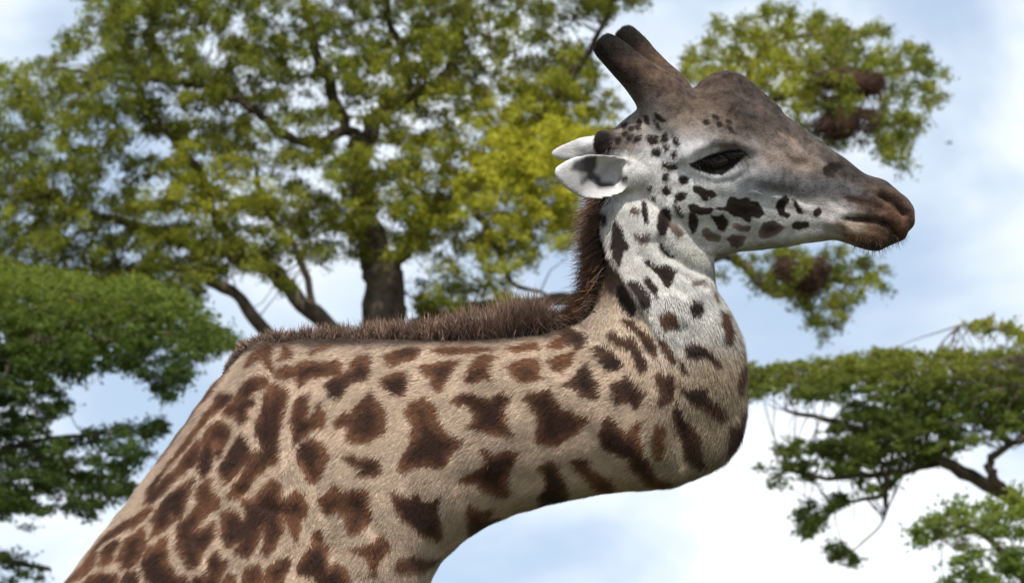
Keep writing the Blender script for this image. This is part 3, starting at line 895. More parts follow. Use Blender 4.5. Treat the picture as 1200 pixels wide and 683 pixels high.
dark_p += grp(640, 120, Z5,
    [(590,195),(650,200),(655,230),(620,245),(600,225)], [(620,280),(650,262),(670,285),(650,315),(625,300)],
    [(690,250),(715,250),(720,275),(695,278)], [(730,290),(760,285),(765,310),(740,315)],
    [(740,200),(770,215),(780,245),(755,240)], [(680,190),(700,180),(715,225),(680,225)],
    [(685,350),(710,352),(760,360),(760,390),(720,385),(685,370)], [(685,425),(710,420),(720,445),(700,460),(680,450)],
    [(775,450),(800,430),(830,445),(825,470),(790,475)], [(680,500),(700,485),(730,500),(720,530),(695,540)],
    [(755,540),(790,525),(820,535),(800,570),(765,570)], [(750,580),(775,610),(800,660),(790,670),(770,640)],
    [(595,490),(612,490),(610,510),(595,505)], [(620,550),(637,548),(635,580),(622,570)],
    [(410,210),(435,205),(440,225),(415,240)], [(445,185),(470,175),(475,190),(455,200)],
    [(470,215),(490,185),(510,190),(490,225)], [(480,150),(500,140),(510,160),(490,165)],
    [(515,205),(555,195),(555,215),(520,228)], [(520,140),(540,135),(550,160),(530,160)],
    [(440,130),(465,125),(470,140),(450,150)], [(570,80),(590,85),(600,130),(585,125)],
    [(635,65),(660,80),(695,110),(680,115),(645,95)], [(630,110),(650,125),(670,160),(650,145)],
    [(540,100),(555,115),(550,130),(535,120)],
    [(920,110),(940,105),(950,125),(930,128)], [(1000,120),(1020,118),(1028,138),(1008,140)],
    [(1060,140),(1080,150),(1095,175),(1075,168)], [(970,75),(1000,80),(1005,95),(980,92)], [(1055,105),(1080,110),(1080,122),(1060,120)],
    [(250,185),(300,168),(360,180),(385,220),(380,290),(320,305),(255,262)])
pale_p = grp(660, 230, Z5,
    [(415,215),(450,230),(500,220),(505,260),(460,270),(425,240)],
    [(625,150),(660,170),(690,200),(700,220),(670,235),(640,200)],
    [(750,520),(755,495),(800,495),(840,485),(790,520)],
    [(815,200),(840,185),(870,220),(920,235),(910,260),(850,255),(820,230)],
    [(960,250),(990,230),(1060,240),(1050,280),(1020,300),(990,290)],
    [(395,90),(410,60),(440,80),(435,105)],
    [(870,545),(890,560),(905,610),(885,600)])
pale_p += grp(780, 150, Z5,
    [(550,600),(580,555),(630,545),(690,580),(660,610),(590,640),(550,640)],
    [(390,570),(420,560),(450,580),(495,580),(480,600),(430,600)],
    [(700,145),(740,175),(780,185),(830,180),(820,205),(780,205),(740,195)],
    [(560,30),(600,40),(625,60),(590,60)], [(660,30),(700,45),(740,65),(770,85),(740,90),(690,60)])
ear_p = grp(640, 120, Z5,
    [(150,390),(170,350),(230,320),(290,320),(290,370),(270,410),(310,440),(320,470),(390,470),(390,490),(310,495),(280,450),(240,450),(210,470),(250,410),(190,400)],
    [(440,445),(475,432),(478,445),(450,460)])
nose_p = [np.array(q, float) for q in ([(1033,229),(1043,234),(1055,244),(1061,250),(1057,251),(1047,242),(1036,234)],
    [(990,231),(1003,233),(1018,236),(1032,240),(1032,243),(1015,240),(1000,236)],
    [(992,255.5),(1010,256),(1028,257.5),(1043,263),(1053,277),(1050,279),(1041,267),(1027,261),(1010,259.5)])]
eye_p = [np.array([(809,193),(822,187),(838,181),(852,178),(866,176),(873,181),(866,188),(856,197),(846,204),(832,203),(818,199)], float)]

UV = side_pix(V)
PIXU = pix(V)
near_ear = (V[:, 1] < np.where(PIXU[:, 0] < 728, -0.045, -0.068)) & (PIXU[:, 0] < 736) & (PIXU[:, 1] > 176) & (PIXU[:, 1] < 240)
any_ear = near_ear | ((V[:, 1] > 0.075) & (UV[:, 0] < 730) & (UV[:, 1] < 215) & (UV[:, 1] > 150))

patch = np.full(nv, -12.0)                         # signed distance in photo pixels, inside positive
tone = np.tile(np.array([0.058, 0.029, 0.018]), (nv, 1))
def stamp(polys, col, mask=None):
    for p in polys:
        lo, hi = p.min(0) - 12, p.max(0) + 12
        sel = (UV[:, 0] > lo[0]) & (UV[:, 0] < hi[0]) & (UV[:, 1] > lo[1]) & (UV[:, 1] < hi[1])
        if mask is not None:
            sel &= mask
        ii = np.nonzero(sel)[0]
        if not len(ii):
            continue
        d = seg_dist(UV[ii], p, True)
        d = np.where(inpoly(UV[ii], p), d, -d)
        better = d > patch[ii]
        patch[ii[better]] = d[better]
        tone[ii[better]] = col
noear = ~any_ear
body_p += [np.array(q, float) for q in ([(287,402),(262,440),(246,462),(236,470),(246,448),(268,410)],
    [(240,462),(214,500),(190,535),(178,540),(200,505),(226,468)], [(186,530),(160,565),(140,592),(128,596),(150,562),(172,532)],
    [(132,596),(108,628),(84,660),(70,664),(96,628),(118,598)])]
stamp(body_p, (0.058, 0.029, 0.018), noear)
stamp([q for q in dark_p if q[:, 1].mean() > 365], (0.030, 0.017, 0.0125), noear)
stamp([q for q in dark_p if q[:, 1].mean() <= 365], (0.010, 0.0075, 0.0068), noear)
stamp(pale_p, (0.058, 0.047, 0.043), noear)
stamp(nose_p, (0.022, 0.014, 0.011), noear)
stamp(eye_p, (0.004, 0.004, 0.0045), noear)
patch += np.where((UV[:, 1] < 320) & (UV[:, 0] > 690) & (patch < 11) & noear, 0.9, 0.0)
patch += np.clip((345 - UV[:, 0]) / 25, 0, 1) * np.clip((UV[:, 1] - 380) / 20, 0, 1) * 1.6
# irregular patches on the rest of the animal, below and behind the picture
rest = (UV[:, 1] > 690) | (UV[:, 0] < 60)
ri = np.nonzero(rest)[0]
seeds = V[rng.choice(ri, 900)]
keep_s = []
for s_ in seeds:
    rr_ = 0.12 if s_[2] > 1.3 else 0.075
    if all(np.linalg.norm(s_ - q) > rr_ for q in keep_s):
        keep_s.append(s_)
seeds = np.array(keep_s)
d1 = np.full(len(ri), 1e9); d2 = np.full(len(ri), 1e9)
Pw = V[ri] + 0.02 * np.stack([vnoise(V[ri], 7, 11), vnoise(V[ri], 7, 12), vnoise(V[ri], 7, 13)], 1)
for s_ in seeds:
    d = np.linalg.norm(Pw - s_, axis=1)
    d2 = np.minimum(d2, np.maximum(d, d1)); d1 = np.minimum(d1, d)
patch[ri] = np.maximum(np.where(UV[ri, 1] < 705, patch[ri], -12), np.clip(((d2 - d1) * 0.5 - 0.016) / PXM, -12, 12))
patch[ri[V[ri, 2] < 0.10]] = 8
tone[ri[V[ri, 2] < 0.10]] = (0.03, 0.025, 0.02)

# base coat: blended from sampled skin and hair colours
cream = (0.345, 0.262, 0.196); white = (0.385, 0.38, 0.365); tan = (0.21, 0.165, 0.115)
pts = []
for u in range(-450, 700, 90):
    for v in range(400, 1100, 80):
        pts.append((u, v, 60, cream))
pts += [(u, v, 30, cream) for u, v in [(690, 420), (700, 480), (730, 520), (760, 480), (740, 440), (660, 540), (720, 560)]]
pts += [(u, v, 26, tan) for u, v in [(840, 420), (850, 470), (820, 460), (830, 520), (800, 500), (790, 545), (860, 520), (850, 540)]]
pts += [(u, v, 22, white) for u, v in [(720, 245), (735, 275), (760, 250), (750, 310), (780, 330), (800, 350), (830, 350), (850, 370),
                                       (780, 375), (760, 225), (810, 380), (770, 350), (820, 330)]]
pts += [(u, v, 12, (0.12, 0.075, 0.052)) for u, v in [(690, 250), (692, 280), (696, 310), (700, 335), (712, 345), (690, 360), (706, 320)]]
hb = (0.135, 0.09, 0.068)
pts += [(u, v, 14, c) for u, v, c in [
    (698, 42, (.012, .010, .010)), (703, 56, (.014, .012, .012)), (714, 44, (.016, .013, .012)), (730, 32, (.014, .012, .012)), (742, 44, (.03, .022, .018)),
    (722, 72, (.06, .04, .03)), (738, 82, (.08, .055, .042)), (755, 66, (.14, .085, .055)), (775, 90, (.16, .105, .075)), (752, 105, (.09, .065, .052)),
    (742, 125, (.16, .125, .10)), (790, 110, hb), (815, 122, (.13, .09, .068)), (830, 105, (.12, .08, .06)), (855, 92, (.10, .07, .055)), (875, 105, (.07, .05, .045)),
    (860, 125, (.11, .078, .062)), (885, 128, (.08, .06, .05)), (900, 140, (.09, .066, .056)), (845, 145, (.20, .145, .11)), (815, 145, (.30, .235, .19)),
    (795, 135, (.24, .18, .14)), (770, 130, (.24, .20, .18)), (755, 150, (.36, .33, .31)), (730, 160, (.30, .25, .22)), (712, 158, (.10, .07, .06)),
    (880, 150, (.12, .09, .075)), (900, 165, (.16, .12, .10)), (920, 150, (.09, .068, .058)), (950, 172, (.13, .10, .085)), (925, 178, (.24, .19, .165)),
    (900, 182, (.34, .29, .27)), (940, 195, (.24, .20, .18)), (970, 190, (.13, .10, .09)), (985, 200, (.11, .088, .08)), (1005, 205, (.07, .055, .05)),
    (885, 185, (.40, .37, .36)), (780, 175, (.58, .58, .60)), (770, 200, (.62, .62, .63)), (795, 205, (.66, .66, .67)), (800, 180, (.50, .50, .53)),
    (822, 181, (.62, .62, .65)), (830, 170, (.30, .29, .29)), (848, 166, (.12, .10, .09)), (868, 170, (.12, .095, .085)),
    (830, 212, (.52, .53, .53)), (860, 212, (.42, .43, .45)), (880, 200, (.40, .40, .43)), (890, 215, (.27, .28, .31)), (915, 210, (.20, .20, .225)),
    (935, 218, (.095, .095, .105)), (960, 215, (.12, .11, .11)), (975, 222, (.10, .09, .09)), (995, 225, (.09, .078, .072)),
    (850, 230, (.46, .47, .49)), (880, 232, (.46, .48, .51)), (905, 235, (.52, .53, .55)), (935, 240, (.62, .60, .60)), (960, 240, (.64, .61, .59)), (985, 246, (.52, .47, .43)),
    (800, 240, (.55, .545, .54)), (770, 245, (.58, .575, .57)), (820, 265, (.44, .435, .43)), (790, 280, (.46, .46, .45)), (850, 275, (.42, .41, .40)),
    (890, 262, (.44, .435, .43)), (920, 258, (.52, .515, .51)), (950, 258, (.42, .42, .41)), (900, 282, (.36, .36, .34)), (940, 275, (.40, .40, .39)), (975, 266, (.30, .29, .265)),
    (810, 298, (.44, .44, .38)), (1000, 262, (.34, .29, .24)), (1008, 250, (.16, .12, .10)), (1015, 238, (.09, .066, .055)), (1020, 222, (.10, .075, .062)),
    (1030, 245, (.13, .078, .052)), (1040, 232, (.12, .07, .045)), (1050, 250, (.18, .10, .065)), (1062, 262, (.13, .07, .046)), (1066, 275, (.06, .032, .022)),
    (1048, 218, (.16, .11, .08)), (1062, 240, (.18, .11, .075)), (1040, 262, (.15, .08, .052)), (1018, 268, (.22, .125, .08)), (1030, 285, (.075, .042, .03)), (1005, 278, (.16, .105, .078)), (990, 272, (.26, .22, .18))]]
num = np.tile(np.array(cream) * 1e-4, (nv, 1)); den = np.full(nv, 1e-4)
for u, v, s_, c in pts:
    d2_ = ((UV[:, 0] - u) ** 2 + (UV[:, 1] - v) ** 2) / (s_ * s_)
    m = d2_ < 18
    w = np.exp(-0.5 * d2_[m])
    c = np.array(c)
    if s_ == 14: c = c * np.clip(0.26 + 1.0 * c.mean(), 0.28, 0.66)
    num[m] += w[:, None] * c; den[m] += w
coat = num / den[:, None]
ear_in = np.exp(-(((UV[:, 0] - 692) / 30) ** 2 + ((UV[:, 1] - 209) / 16) ** 2))[:, None]
ear_col = np.array((0.40, 0.395, 0.40)) * (1 - ear_in) + ear_in * np.array((0.21, 0.205, 0.215))
wE = (np.clip((742 - UV[:, 0]) / 14, 0, 1) * any_ear)[:, None]
coat = coat * (1 - wE) + wE * ear_col
# brown skin under the mane, left of the fold
left = inr & (sgn < 0) & (UV[:, 0] > 660) & noear
coat[left & (UV[:, 1] < 345)] = (0.10, 0.062, 0.044)
wl = np.clip((UV[:, 1] - 335) / 30, 0, 1)[:, None]
coat = np.where((left & (UV[:, 1] >= 335))[:, None], (1 - wl) * np.array((0.10, .062, .044)) + wl * np.array((0.36, .285, .22)), coat)

def overlay(poly, col, soft, k=1.0, who=None, grow=0.0):
    global coat
    p = np.array(poly, float)
    ii = np.nonzero((UV[:, 0] > p[:, 0].min() - 30) & (UV[:, 0] < p[:, 0].max() + 30) & (UV[:, 1] > p[:, 1].min() - 30) & (UV[:, 1] < p[:, 1].max() + 30) & (noear if who is None else who))[0]
    d = seg_dist(UV[ii], p, True)
    d = np.where(inpoly(UV[ii], p), d, -d) + grow + (2.5 if who is None else 0.6) * vnoise(V[ii], 16, 41)
    w = (np.clip(d / soft * 0.5 + 0.5, 0, 1) * k)[:, None]
    coat[ii] = coat[ii] * (1 - w) + w * np.array(col)
overlay([(890,172),(915,168),(945,182),(968,198),(945,206),(915,198),(892,188)], (.19,.15,.13), 8, .8)
overlay([(893,208),(920,205),(950,205),(985,212),(1010,222),(1000,238),(975,232),(950,228),(930,231),(905,226),(890,218)], (.062,.06,.066), 8, .85)
overlay([(912,236),(940,233),(965,236),(990,242),(1000,251),(975,257),(945,253),(915,253)], (.42,.40,.39), 5, .95)
overlay([(833,163),(855,159),(872,164),(878,175),(862,174),(845,172),(834,170)], (.06,.05,.047), 4)
overlay([(811,189),(822,180),(836,173),(843,175),(834,182),(820,188)], (.40,.40,.43), 2.5)
overlay([(983,178),(1015,199),(1040,207),(1060,220),(1070,240),(1062,240),(1050,225),(1030,216),(1005,209),(983,195)], (.024,.019,.018), 5, .9)
overlay([(930,135),(985,172),(984,190),(955,172),(925,150)], (.045,.035,.031), 7, .7)
overlay([(868,88),(890,108),(905,122),(898,140),(880,122),(862,100)], (.045,.032,.028), 6, .7)
overlay([(985,262),(1010,262),(1030,268),(1040,280),(1025,296),(1005,290),(990,280)], (.13,.07,.045), 4, .8)
overlay([(992,262),(1008,262),(1014,268),(1004,274),(992,271)], (.30,.25,.20), 4, .8)
overlay([(1000,280),(1020,284),(1040,284),(1036,296),(1020,298),(1004,291)], (.035,.022,.017), 4, .9)
overlay([(1040,240),(1060,252),(1068,262),(1060,276),(1050,270),(1040,256)], (.075,.036,.021), 6, .8)
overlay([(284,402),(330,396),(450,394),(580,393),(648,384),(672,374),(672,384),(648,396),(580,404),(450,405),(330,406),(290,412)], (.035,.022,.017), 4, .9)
for q in ear_p: overlay(q, (.028, .026, .028), 2.5, .97, near_ear, 1.5)
# how mottled the hair is: brown brow, horns and nose bridge
rag = np.where(UV[:, 1] < 320, np.where(UV[:, 0] > 690, 0.7, 1.0), 1.0)
mottle = np.clip(1 - coat.mean(1) / 0.30, 0, 1) * (UV[:, 1] < 300) * (UV[:, 0] > 690) * noear
mottle = np.maximum(mottle, 0.4 * (UV[:, 1] < 300) * np.clip((UV[:, 0] - 740) / 40, 0, 1) * noear)
# ------------------------------------------------------------------ giraffe: materials
def coat_mat():
    m, N, L = new_mat('giraffe_coat')
    o = N('ShaderNodeOutputMaterial'); p = N('ShaderNodeBsdfPrincipled')
    A = N('ShaderNodeAttribute'); A.attribute_name = 'coat'
    T = N('ShaderNodeAttribute'); T.attribute_name = 'tone'
    S = N('ShaderNodeAttribute'); S.attribute_name = 'patch'
    tcn = N('ShaderNodeTexCoord')
    n = N('ShaderNodeTexNoise'); n.inputs['Scale'].default_value = 75; n.inputs['Detail'].default_value = 5; n.inputs['Roughness'].default_value = 0.7
    L(tcn.outputs['Object'], n.inputs['Vector'])
    ms = N('ShaderNodeMath'); ms.operation = 'MULTIPLY_ADD'; ms.inputs[1].default_value = 7.0; ms.inputs[2].default_value = -2.5
    L(n.outputs['Fac'], ms.inputs[0])
    G_ = N('ShaderNodeAttribute'); G_.attribute_name = 'rag'
    mg = N('ShaderNodeMath'); mg.operation = 'MULTIPLY'
    L(ms.outputs[0], mg.inputs[0]); L(G_.outputs['Fac'], mg.inputs[1])
    ad = N('ShaderNodeMath'); ad.operation = 'ADD'
    L(S.outputs['Fac'], ad.inputs[0]); L(mg.outputs[0], ad.inputs[1])
    mr = N('ShaderNodeMapRange'); mr.interpolation_type = 'SMOOTHSTEP'
    mr.inputs['From Min'].default_value = -1.4; mr.inputs['From Max'].default_value = 1.6
    L(ad.outputs[0], mr.inputs['Value'])
    # mottle of the two colours
    n2 = N('ShaderNodeTexNoise'); n2.inputs['Scale'].default_value = 14; n2.inputs['Detail'].default_value = 8; n2.inputs['Roughness'].default_value = 0.7
    L(tcn.outputs['Object'], n2.inputs['Vector'])
    mr2 = N('ShaderNodeMapRange'); mr2.inputs['From Min'].default_value = 0.25; mr2.inputs['From Max'].default_value = 0.75
    mr2.inputs['To Min'].default_value = 0.62; mr2.inputs['To Max'].default_value = 1.36
    L(n2.outputs['Fac'], mr2.inputs['Value'])
    n5 = N('ShaderNodeTexNoise'); n5.inputs['Scale'].default_value = 10; n5.inputs['Detail'].default_value = 4
    L(tcn.outputs['Object'], n5.inputs['Vector'])
    e1 = N('ShaderNodeMath'); e1.operation = 'MULTIPLY_ADD'; e1.inputs[1].default_value = 40.0; e1.inputs[2].default_value = -20.0
    L(n5.outputs['Fac'], e1.inputs[0])
    e2 = N('ShaderNodeMath'); e2.operation = 'ADD'; L(e1.outputs[0], e2.inputs[0]); L(S.outputs['Fac'], e2.inputs[1])
    e3 = N('ShaderNodeMapRange'); e3.interpolation_type = 'SMOOTHSTEP'; e3.inputs['From Min'].default_value = -1.0; e3.inputs['From Max'].default_value = 12.0
    L(e2.outputs[0], e3.inputs['Value'])
    e4 = N('ShaderNodeMix'); e4.data_type = 'RGBA'; e4.inputs[6].default_value = (1.75, 1.6, 1.4, 1); e4.inputs[7].default_value = (0.48, 0.48, 0.54, 1)
    L(e3.outputs['Result'], e4.inputs[0])
    e5 = N('ShaderNodeMix'); e5.data_type = 'RGBA'; e5.blend_type = 'MULTIPLY'; e5.inputs[0].default_value = 1
    L(T.outputs['Color'], e5.inputs[6]); L(e4.outputs[2], e5.inputs[7])
    mix = N('ShaderNodeMix'); mix.data_type = 'RGBA'
    L(mr.outputs['Result'], mix.inputs[0]); L(A.outputs['Color'], mix.inputs[6]); L(e5.outputs[2], mix.inputs[7])
    M_ = N('ShaderNodeAttribute'); M_.attribute_name = 'mottle'
    n4 = N('ShaderNodeTexNoise'); n4.inputs['Scale'].default_value = 38; n4.inputs['Detail'].default_value = 6; n4.inputs['Roughness'].default_value = 0.75
    L(tcn.outputs['Object'], n4.inputs['Vector'])
    mr4 = N('ShaderNodeMapRange'); mr4.inputs['From Min'].default_value = 0.36; mr4.inputs['From Max'].default_value = 0.62
    mr4.inputs['To Min'].default_value = 0.30; mr4.inputs['To Max'].default_value = 1.6
    L(n4.outputs['Fac'], mr4.inputs['Value'])
    mf = N('ShaderNodeMix'); mf.data_type = 'FLOAT'; mf.inputs[2].default_value = 1.0
    L(M_.outputs['Fac'], mf.inputs[0]); L(mr4.outputs['Result'], mf.inputs[3])
    mm = N('ShaderNodeMath'); mm.operation = 'MULTIPLY'
    L(mr2.outputs['Result'], mm.inputs[0]); L(mf.outputs[0], mm.inputs[1])
    mul = N('ShaderNodeMix'); mul.data_type = 'RGBA'; mul.blend_type = 'MULTIPLY'; mul.inputs[0].default_value = 1
    L(mix.outputs[2], mul.inputs[6]); L(mm.outputs[0], mul.inputs[7])
    L(mul.outputs[2], p.inputs['Base Color'])
    p.inputs['Roughness'].default_value = 0.8
    p.inputs['Specular IOR Level'].default_value = 0.10
    p.inputs['Sheen Weight'].default_value = 0.03
    p.inputs['Sheen Roughness'].default_value = 0.5
    n3 = N('ShaderNodeTexNoise'); n3.inputs['Scale'].default_value = 260; n3.inputs['Detail'].default_value = 3
    L(tcn.outputs['Object'], n3.inputs['Vector'])
    b = N('ShaderNodeBump'); b.inputs['Strength'].default_value = 0.25; b.inputs['Distance'].default_value = 0.004
    h1 = N('ShaderNodeMath'); h1.operation = 'MULTIPLY'; L(n4.outputs['Fac'], h1.inputs[0]); L(M_.outputs['Fac'], h1.inputs[1])
    h2 = N('ShaderNodeMath'); h2.operation = 'MULTIPLY_ADD'; h2.inputs[1].default_value = 1.6
    L(h1.outputs[0], h2.inputs[0]); L(n3.outputs['Fac'], h2.inputs[2])
    b.inputs['Strength'].default_value = 0.4
    L(h2.outputs[0], b.inputs['Height']); L(b.outputs['Normal'], p.inputs['Normal'])
    L(p.outputs['BSDF'], o.inputs['Surface'])
    return m
def hair_mat():
    m, N, L = new_mat('giraffe_hair')
    o = N('ShaderNodeOutputMaterial'); p = N('ShaderNodeBsdfPrincipled')
    A = N('ShaderNodeAttribute'); A.attribute_name = 'coat'
    L(A.outputs['Color'], p.inputs['Base Color'])
    p.inputs['Roughness'].default_value = 0.55; p.inputs['Specular IOR Level'].default_value = 0.3
    L(p.outputs['BSDF'], o.inputs['Surface'])
    return m
COAT = coat_mat()
HAIR = hair_mat()

gx, gy = -0.75, 0.06
GO = np.array([gx, gy, 0.0])
giraffe = empty('giraffe', GO)
tag(giraffe, 'giraffe with brown patches holding its head level on a bent neck', 'giraffe')
body_me = fast_mesh('body', V - GO, Q.ravel(), 4, {'coat': ('FLOAT_VECTOR', coat), 'tone': ('FLOAT_VECTOR', tone), 'patch': ('FLOAT', patch), 'mottle': ('FLOAT', mottle), 'rag': ('FLOAT', rag)}, True)
link('body', body_me, COAT, giraffe)

# ------------------------------------------------------------------ giraffe: short fur
flow_path = catmull([(800, 250), (775, 310), (785, 370), (790, 430), (765, 478), (700, 485), (620, 488), (540, 505), (460, 530), (390, 580),
                     (320, 660), (200, 740), (60, 850), (-150, 940), (-400, 1000)], 4)
def build_fur():
    A = V[Q[:, 1]] - V[Q[:, 0]]; B = V[Q[:, 3]] - V[Q[:, 0]]
    area = np.linalg.norm(np.cross(A, B), axis=1)
    fc = V[Q].mean(1)
    fp = pix(fc)
    fn = NR[Q].mean(1)
    inside = (fp[:, 0] > -60) & (fp[:, 0] < 1200) & (fp[:, 1] < 740)
    facing = ((CAM - fc) / np.linalg.norm(CAM - fc, axis=1)[:, None] * fn).sum(1)
    w = area * np.where(inside, np.where(facing > -0.25, 1.0, 0.12), 0.03)
    n = 520000
    fi = rng.choice(len(Q), n, p=w / w.sum())
    a = rng.random((n, 1)); b = rng.random((n, 1))
    q = V[Q[fi]]
    def bl(X):
        return X[Q[fi, 0]] * ((1 - a) * (1 - b)) + X[Q[fi, 1]] * (a * (1 - b)) + X[Q[fi, 2]] * (a * b) + X[Q[fi, 3]] * ((1 - a) * b)
    P = bl(V); Nn = bl(NR); Nn /= np.linalg.norm(Nn, axis=1)[:, None]
    C = bl(coat); T = bl(tone); S = bl(patch[:, None])[:, 0]; MO = bl(mottle[:, None])[:, 0]
    uv = side_pix(P)
    # flow of the hair
    tang = np.gradient(flow_path, axis=0)
    idx = np.zeros(n, int); best = np.full(n, 1e18)
    for i in range(len(flow_path)):
        d = (uv[:, 0] - flow_path[i, 0]) ** 2 + (uv[:, 1] - flow_path[i, 1]) ** 2
        m = d < best; best[m] = d[m]; idx[m] = i
    t2 = tang[idx] / (np.linalg.norm(tang[idx], axis=1)[:, None] + 1e-9)
    D = np.stack([t2[:, 0], np.zeros(n), -t2[:, 1] - 0.55], 1)
    head = np.clip((uv[:, 0] - 770) / 50, 0, 1) * np.clip((300 - uv[:, 1]) / 20, 0, 1)
    head = np.maximum(head, np.clip((175 - uv[:, 1]) / 30, 0, 1))
    D = D * (1 - head[:, None]) + head[:, None] * np.array([-0.85, 0.0, 0.15])
    horn = (uv[:, 1] < 115) & (uv[:, 0] < 790)
    D[horn] = (-0.7, 0, 0.7)
    earm = ((P[:, 1] < -0.068) & (uv[:, 0] < 736) & (uv[:, 1] > 176) & (uv[:, 1] < 240)) | ((P[:, 1] > .075) & (uv[:, 0] < 730) & (uv[:, 1] < 215) & (uv[:, 1] > 150))
    D[earm] = (-1.0, 0, 0.05)
    sw = 0.35 * np.stack([vnoise(P, 3.5, 21), vnoise(P, 3.5, 22), vnoise(P, 3.5, 23)], 1)
    D = D + sw + rng.normal(size=(n, 3)) * 0.22
    D -= Nn * (D * Nn).sum(1)[:, None]
    D /= np.linalg.norm(D, axis=1)[:, None] + 1e-9
    lift = 0.16 + 0.28 * rng.random(n)
    H = D + Nn * lift[:, None]
    H /= np.linalg.norm(H, axis=1)[:, None]
    Ln = 0.0170 + 0.005 * vnoise(P, 5, 31)
    Ln = np.where(head > 0, Ln * (1 - head) + 0.0045 * head, Ln)
    Ln = np.where(uv[:, 0] > 985, 0.003, Ln)
    Ln = np.where((uv[:, 0] > 720) & (uv[:, 0] < 830) & (uv[:, 1] < 340), np.minimum(Ln, 0.010), Ln)
    Ln = np.where((uv[:, 0] > 835) & (uv[:, 1] > 380) & (uv[:, 1] < 570), 0.026, Ln)
    Ln = np.where(earm, 0.0035, Ln)
    Ln = np.where(horn & (uv[:, 1] < 62), 0.010, Ln)
    eyem = (((uv[:, 0] - 841) / 36) ** 2 + ((uv[:, 1] - 191) / 15) ** 2) < 1
    Ln = np.where(eyem, 0.0015, Ln)
    Ln *= 0.6 + 0.7 * rng.random(n)
    sd = np.cross(Nn, D)
    sd /= np.linalg.norm(sd, axis=1)[:, None] + 1e-9
    wd = np.clip(Ln * 0.045, 0.00035, 0.0009)[:, None]
    tip = P + H * Ln[:, None] - Nn * (Ln * 0.10)[:, None]
    base = P - Nn * 0.0012
    VV = np.stack([base - sd * wd, base + sd * wd, tip], 1).reshape(-1, 3)
    jit = np.exp(rng.normal(size=n) * 0.20)[:, None]
    C3 = np.repeat(C * jit, 3, 0); T3 = np.repeat(T * jit * 1.05, 3, 0); S3 = np.repeat(S + rng.normal(size=n) * np.where(uv[:, 1] < 300, 0.3, 0.9), 3)
    me = fast_mesh('fur', VV - GO, np.arange(3 * n), 3, {'coat': ('FLOAT_VECTOR', C3), 'tone': ('FLOAT_VECTOR', T3), 'patch': ('FLOAT', S3), 'mottle': ('FLOAT', np.repeat(MO, 3)), 'rag': ('FLOAT', np.repeat(np.where((uv[:, 1] < 320) & (uv[:, 0] > 690), .7, 1.0), 3))})
    tag(link('fur', me, COAT, giraffe), kind='stuff')
build_fur()

# ------------------------------------------------------------------ giraffe: mane, lashes, tail tuft
def strands(name, roots, dirs, lens, width, curl, c0, c1, jit=0.25, grav=0.25, face=None):
    n = len(roots)
    dirs = dirs / np.linalg.norm(dirs, axis=1)[:, None]
    K = 4
    P = roots.copy(); d = dirs.copy()
    side = np.cross(d, np.array([0, 1.0, 0]) + rng.normal(size=(n, 3)) * 0.7)
    side /= np.linalg.norm(side, axis=1)[:, None]
    rows = []; cols = []
    for k in range(K):
        t = k / (K - 1)
        wk = width * (1 - 0.85 * t)
        rows.append((P - side * wk, P + side * wk))
        cols.append(c0 * (1 - t ** 2.2) + c1 * t ** 2.2)
        d = d + rng.normal(size=(n, 3)) * curl; d[:, 2] -= grav / K
        d /= np.linalg.norm(d, axis=1)[:, None]
        P = P + d * (lens / (K - 1))[:, None]
    VV = np.stack([x for r in rows for x in r], 1).reshape(-1, 3)
    j = np.exp(rng.normal(size=(n, 1)) * jit)
    CC = np.stack([c * j for c in cols for _ in (0, 1)], 1).reshape(-1, 3)
    b = np.arange(n)[:, None, None] * (2 * K)
    f = np.array([[2 * k, 2 * k + 1, 2 * k + 3, 2 * k + 2] for k in range(K - 1)])[None]
    F = (b + f).ravel()
    me = fast_mesh(name, VV - GO, F, 4, {'coat': ('FLOAT_VECTOR', CC)})
    return tag(link(name, me, HAIR, giraffe), kind='stuff')

# mane along the crest: withers -> crook of the neck -> poll
mp_px = catmull([(258, 446), (284, 410), (330, 402), (380, 401), (450, 401), (520, 402), (580, 401), (620, 397), (648, 390), (668, 382),
                 (688, 362), (698, 335), (703, 300), (705, 265), (708, 235), (710, 205), (706, 185)], 8)
ml = np.interp(np.arange(len(mp_px)) / 8, np.arange(17), [3, 10, 17, 22, 27, 31, 44, 50, 32, 22, 27, 31, 34, 37, 34, 22, 10])
n = 60000
tt = rng.random(n) * (len(mp_px) - 1)
i0 = np.floor(tt).astype(int); fr = (tt - i0)[:, None]
i1 = np.minimum(i0 + 1, len(mp_px) - 1)
mpx = mp_px[i0] * (1 - fr) + mp_px[i1] * fr
lpx = ml[i0] * (1 - fr[:, 0]) + ml[i1] * fr[:, 0]
tg = np.gradient(mp_px, axis=0)[i0]; tg /= np.linalg.norm(tg, axis=1)[:, None]
nrm2 = np.stack([tg[:, 1], -tg[:, 0]], 1)             # pointing away from the neck (up / left)
yoff = rng.normal(size=n) * 0.012
upper = mpx[:, 1] < 385
neckpart = np.clip((mpx[:, 0] - 660) / 30, 0, 1)
mroot = np.array([P2(u, v, y) for (u, v), y in zip(mpx - nrm2 * (np.abs(rng.normal(size=n)) * 5)[:, None] * (1 + 0.6 * neckpart[:, None]), yoff - 0.012 * neckpart)])
wave = 0.55 * np.sin(tt * 2.1) + 0.45 * np.sin(tt * 5.3 + 1) + 0.3 * np.sin(tt * 11.7)
back = -tg * (0.05 + 0.12 * wave)[:, None]
dpx = nrm2 + back * (1 - neckpart[:, None]) + neckpart[:, None] * (-tg * 0.75) + rng.normal(size=(n, 2)) * 0.30
mdir = np.stack([dpx[:, 0], rng.normal(size=n) * 0.25 - 0.1 * neckpart, -dpx[:, 1]], 1)
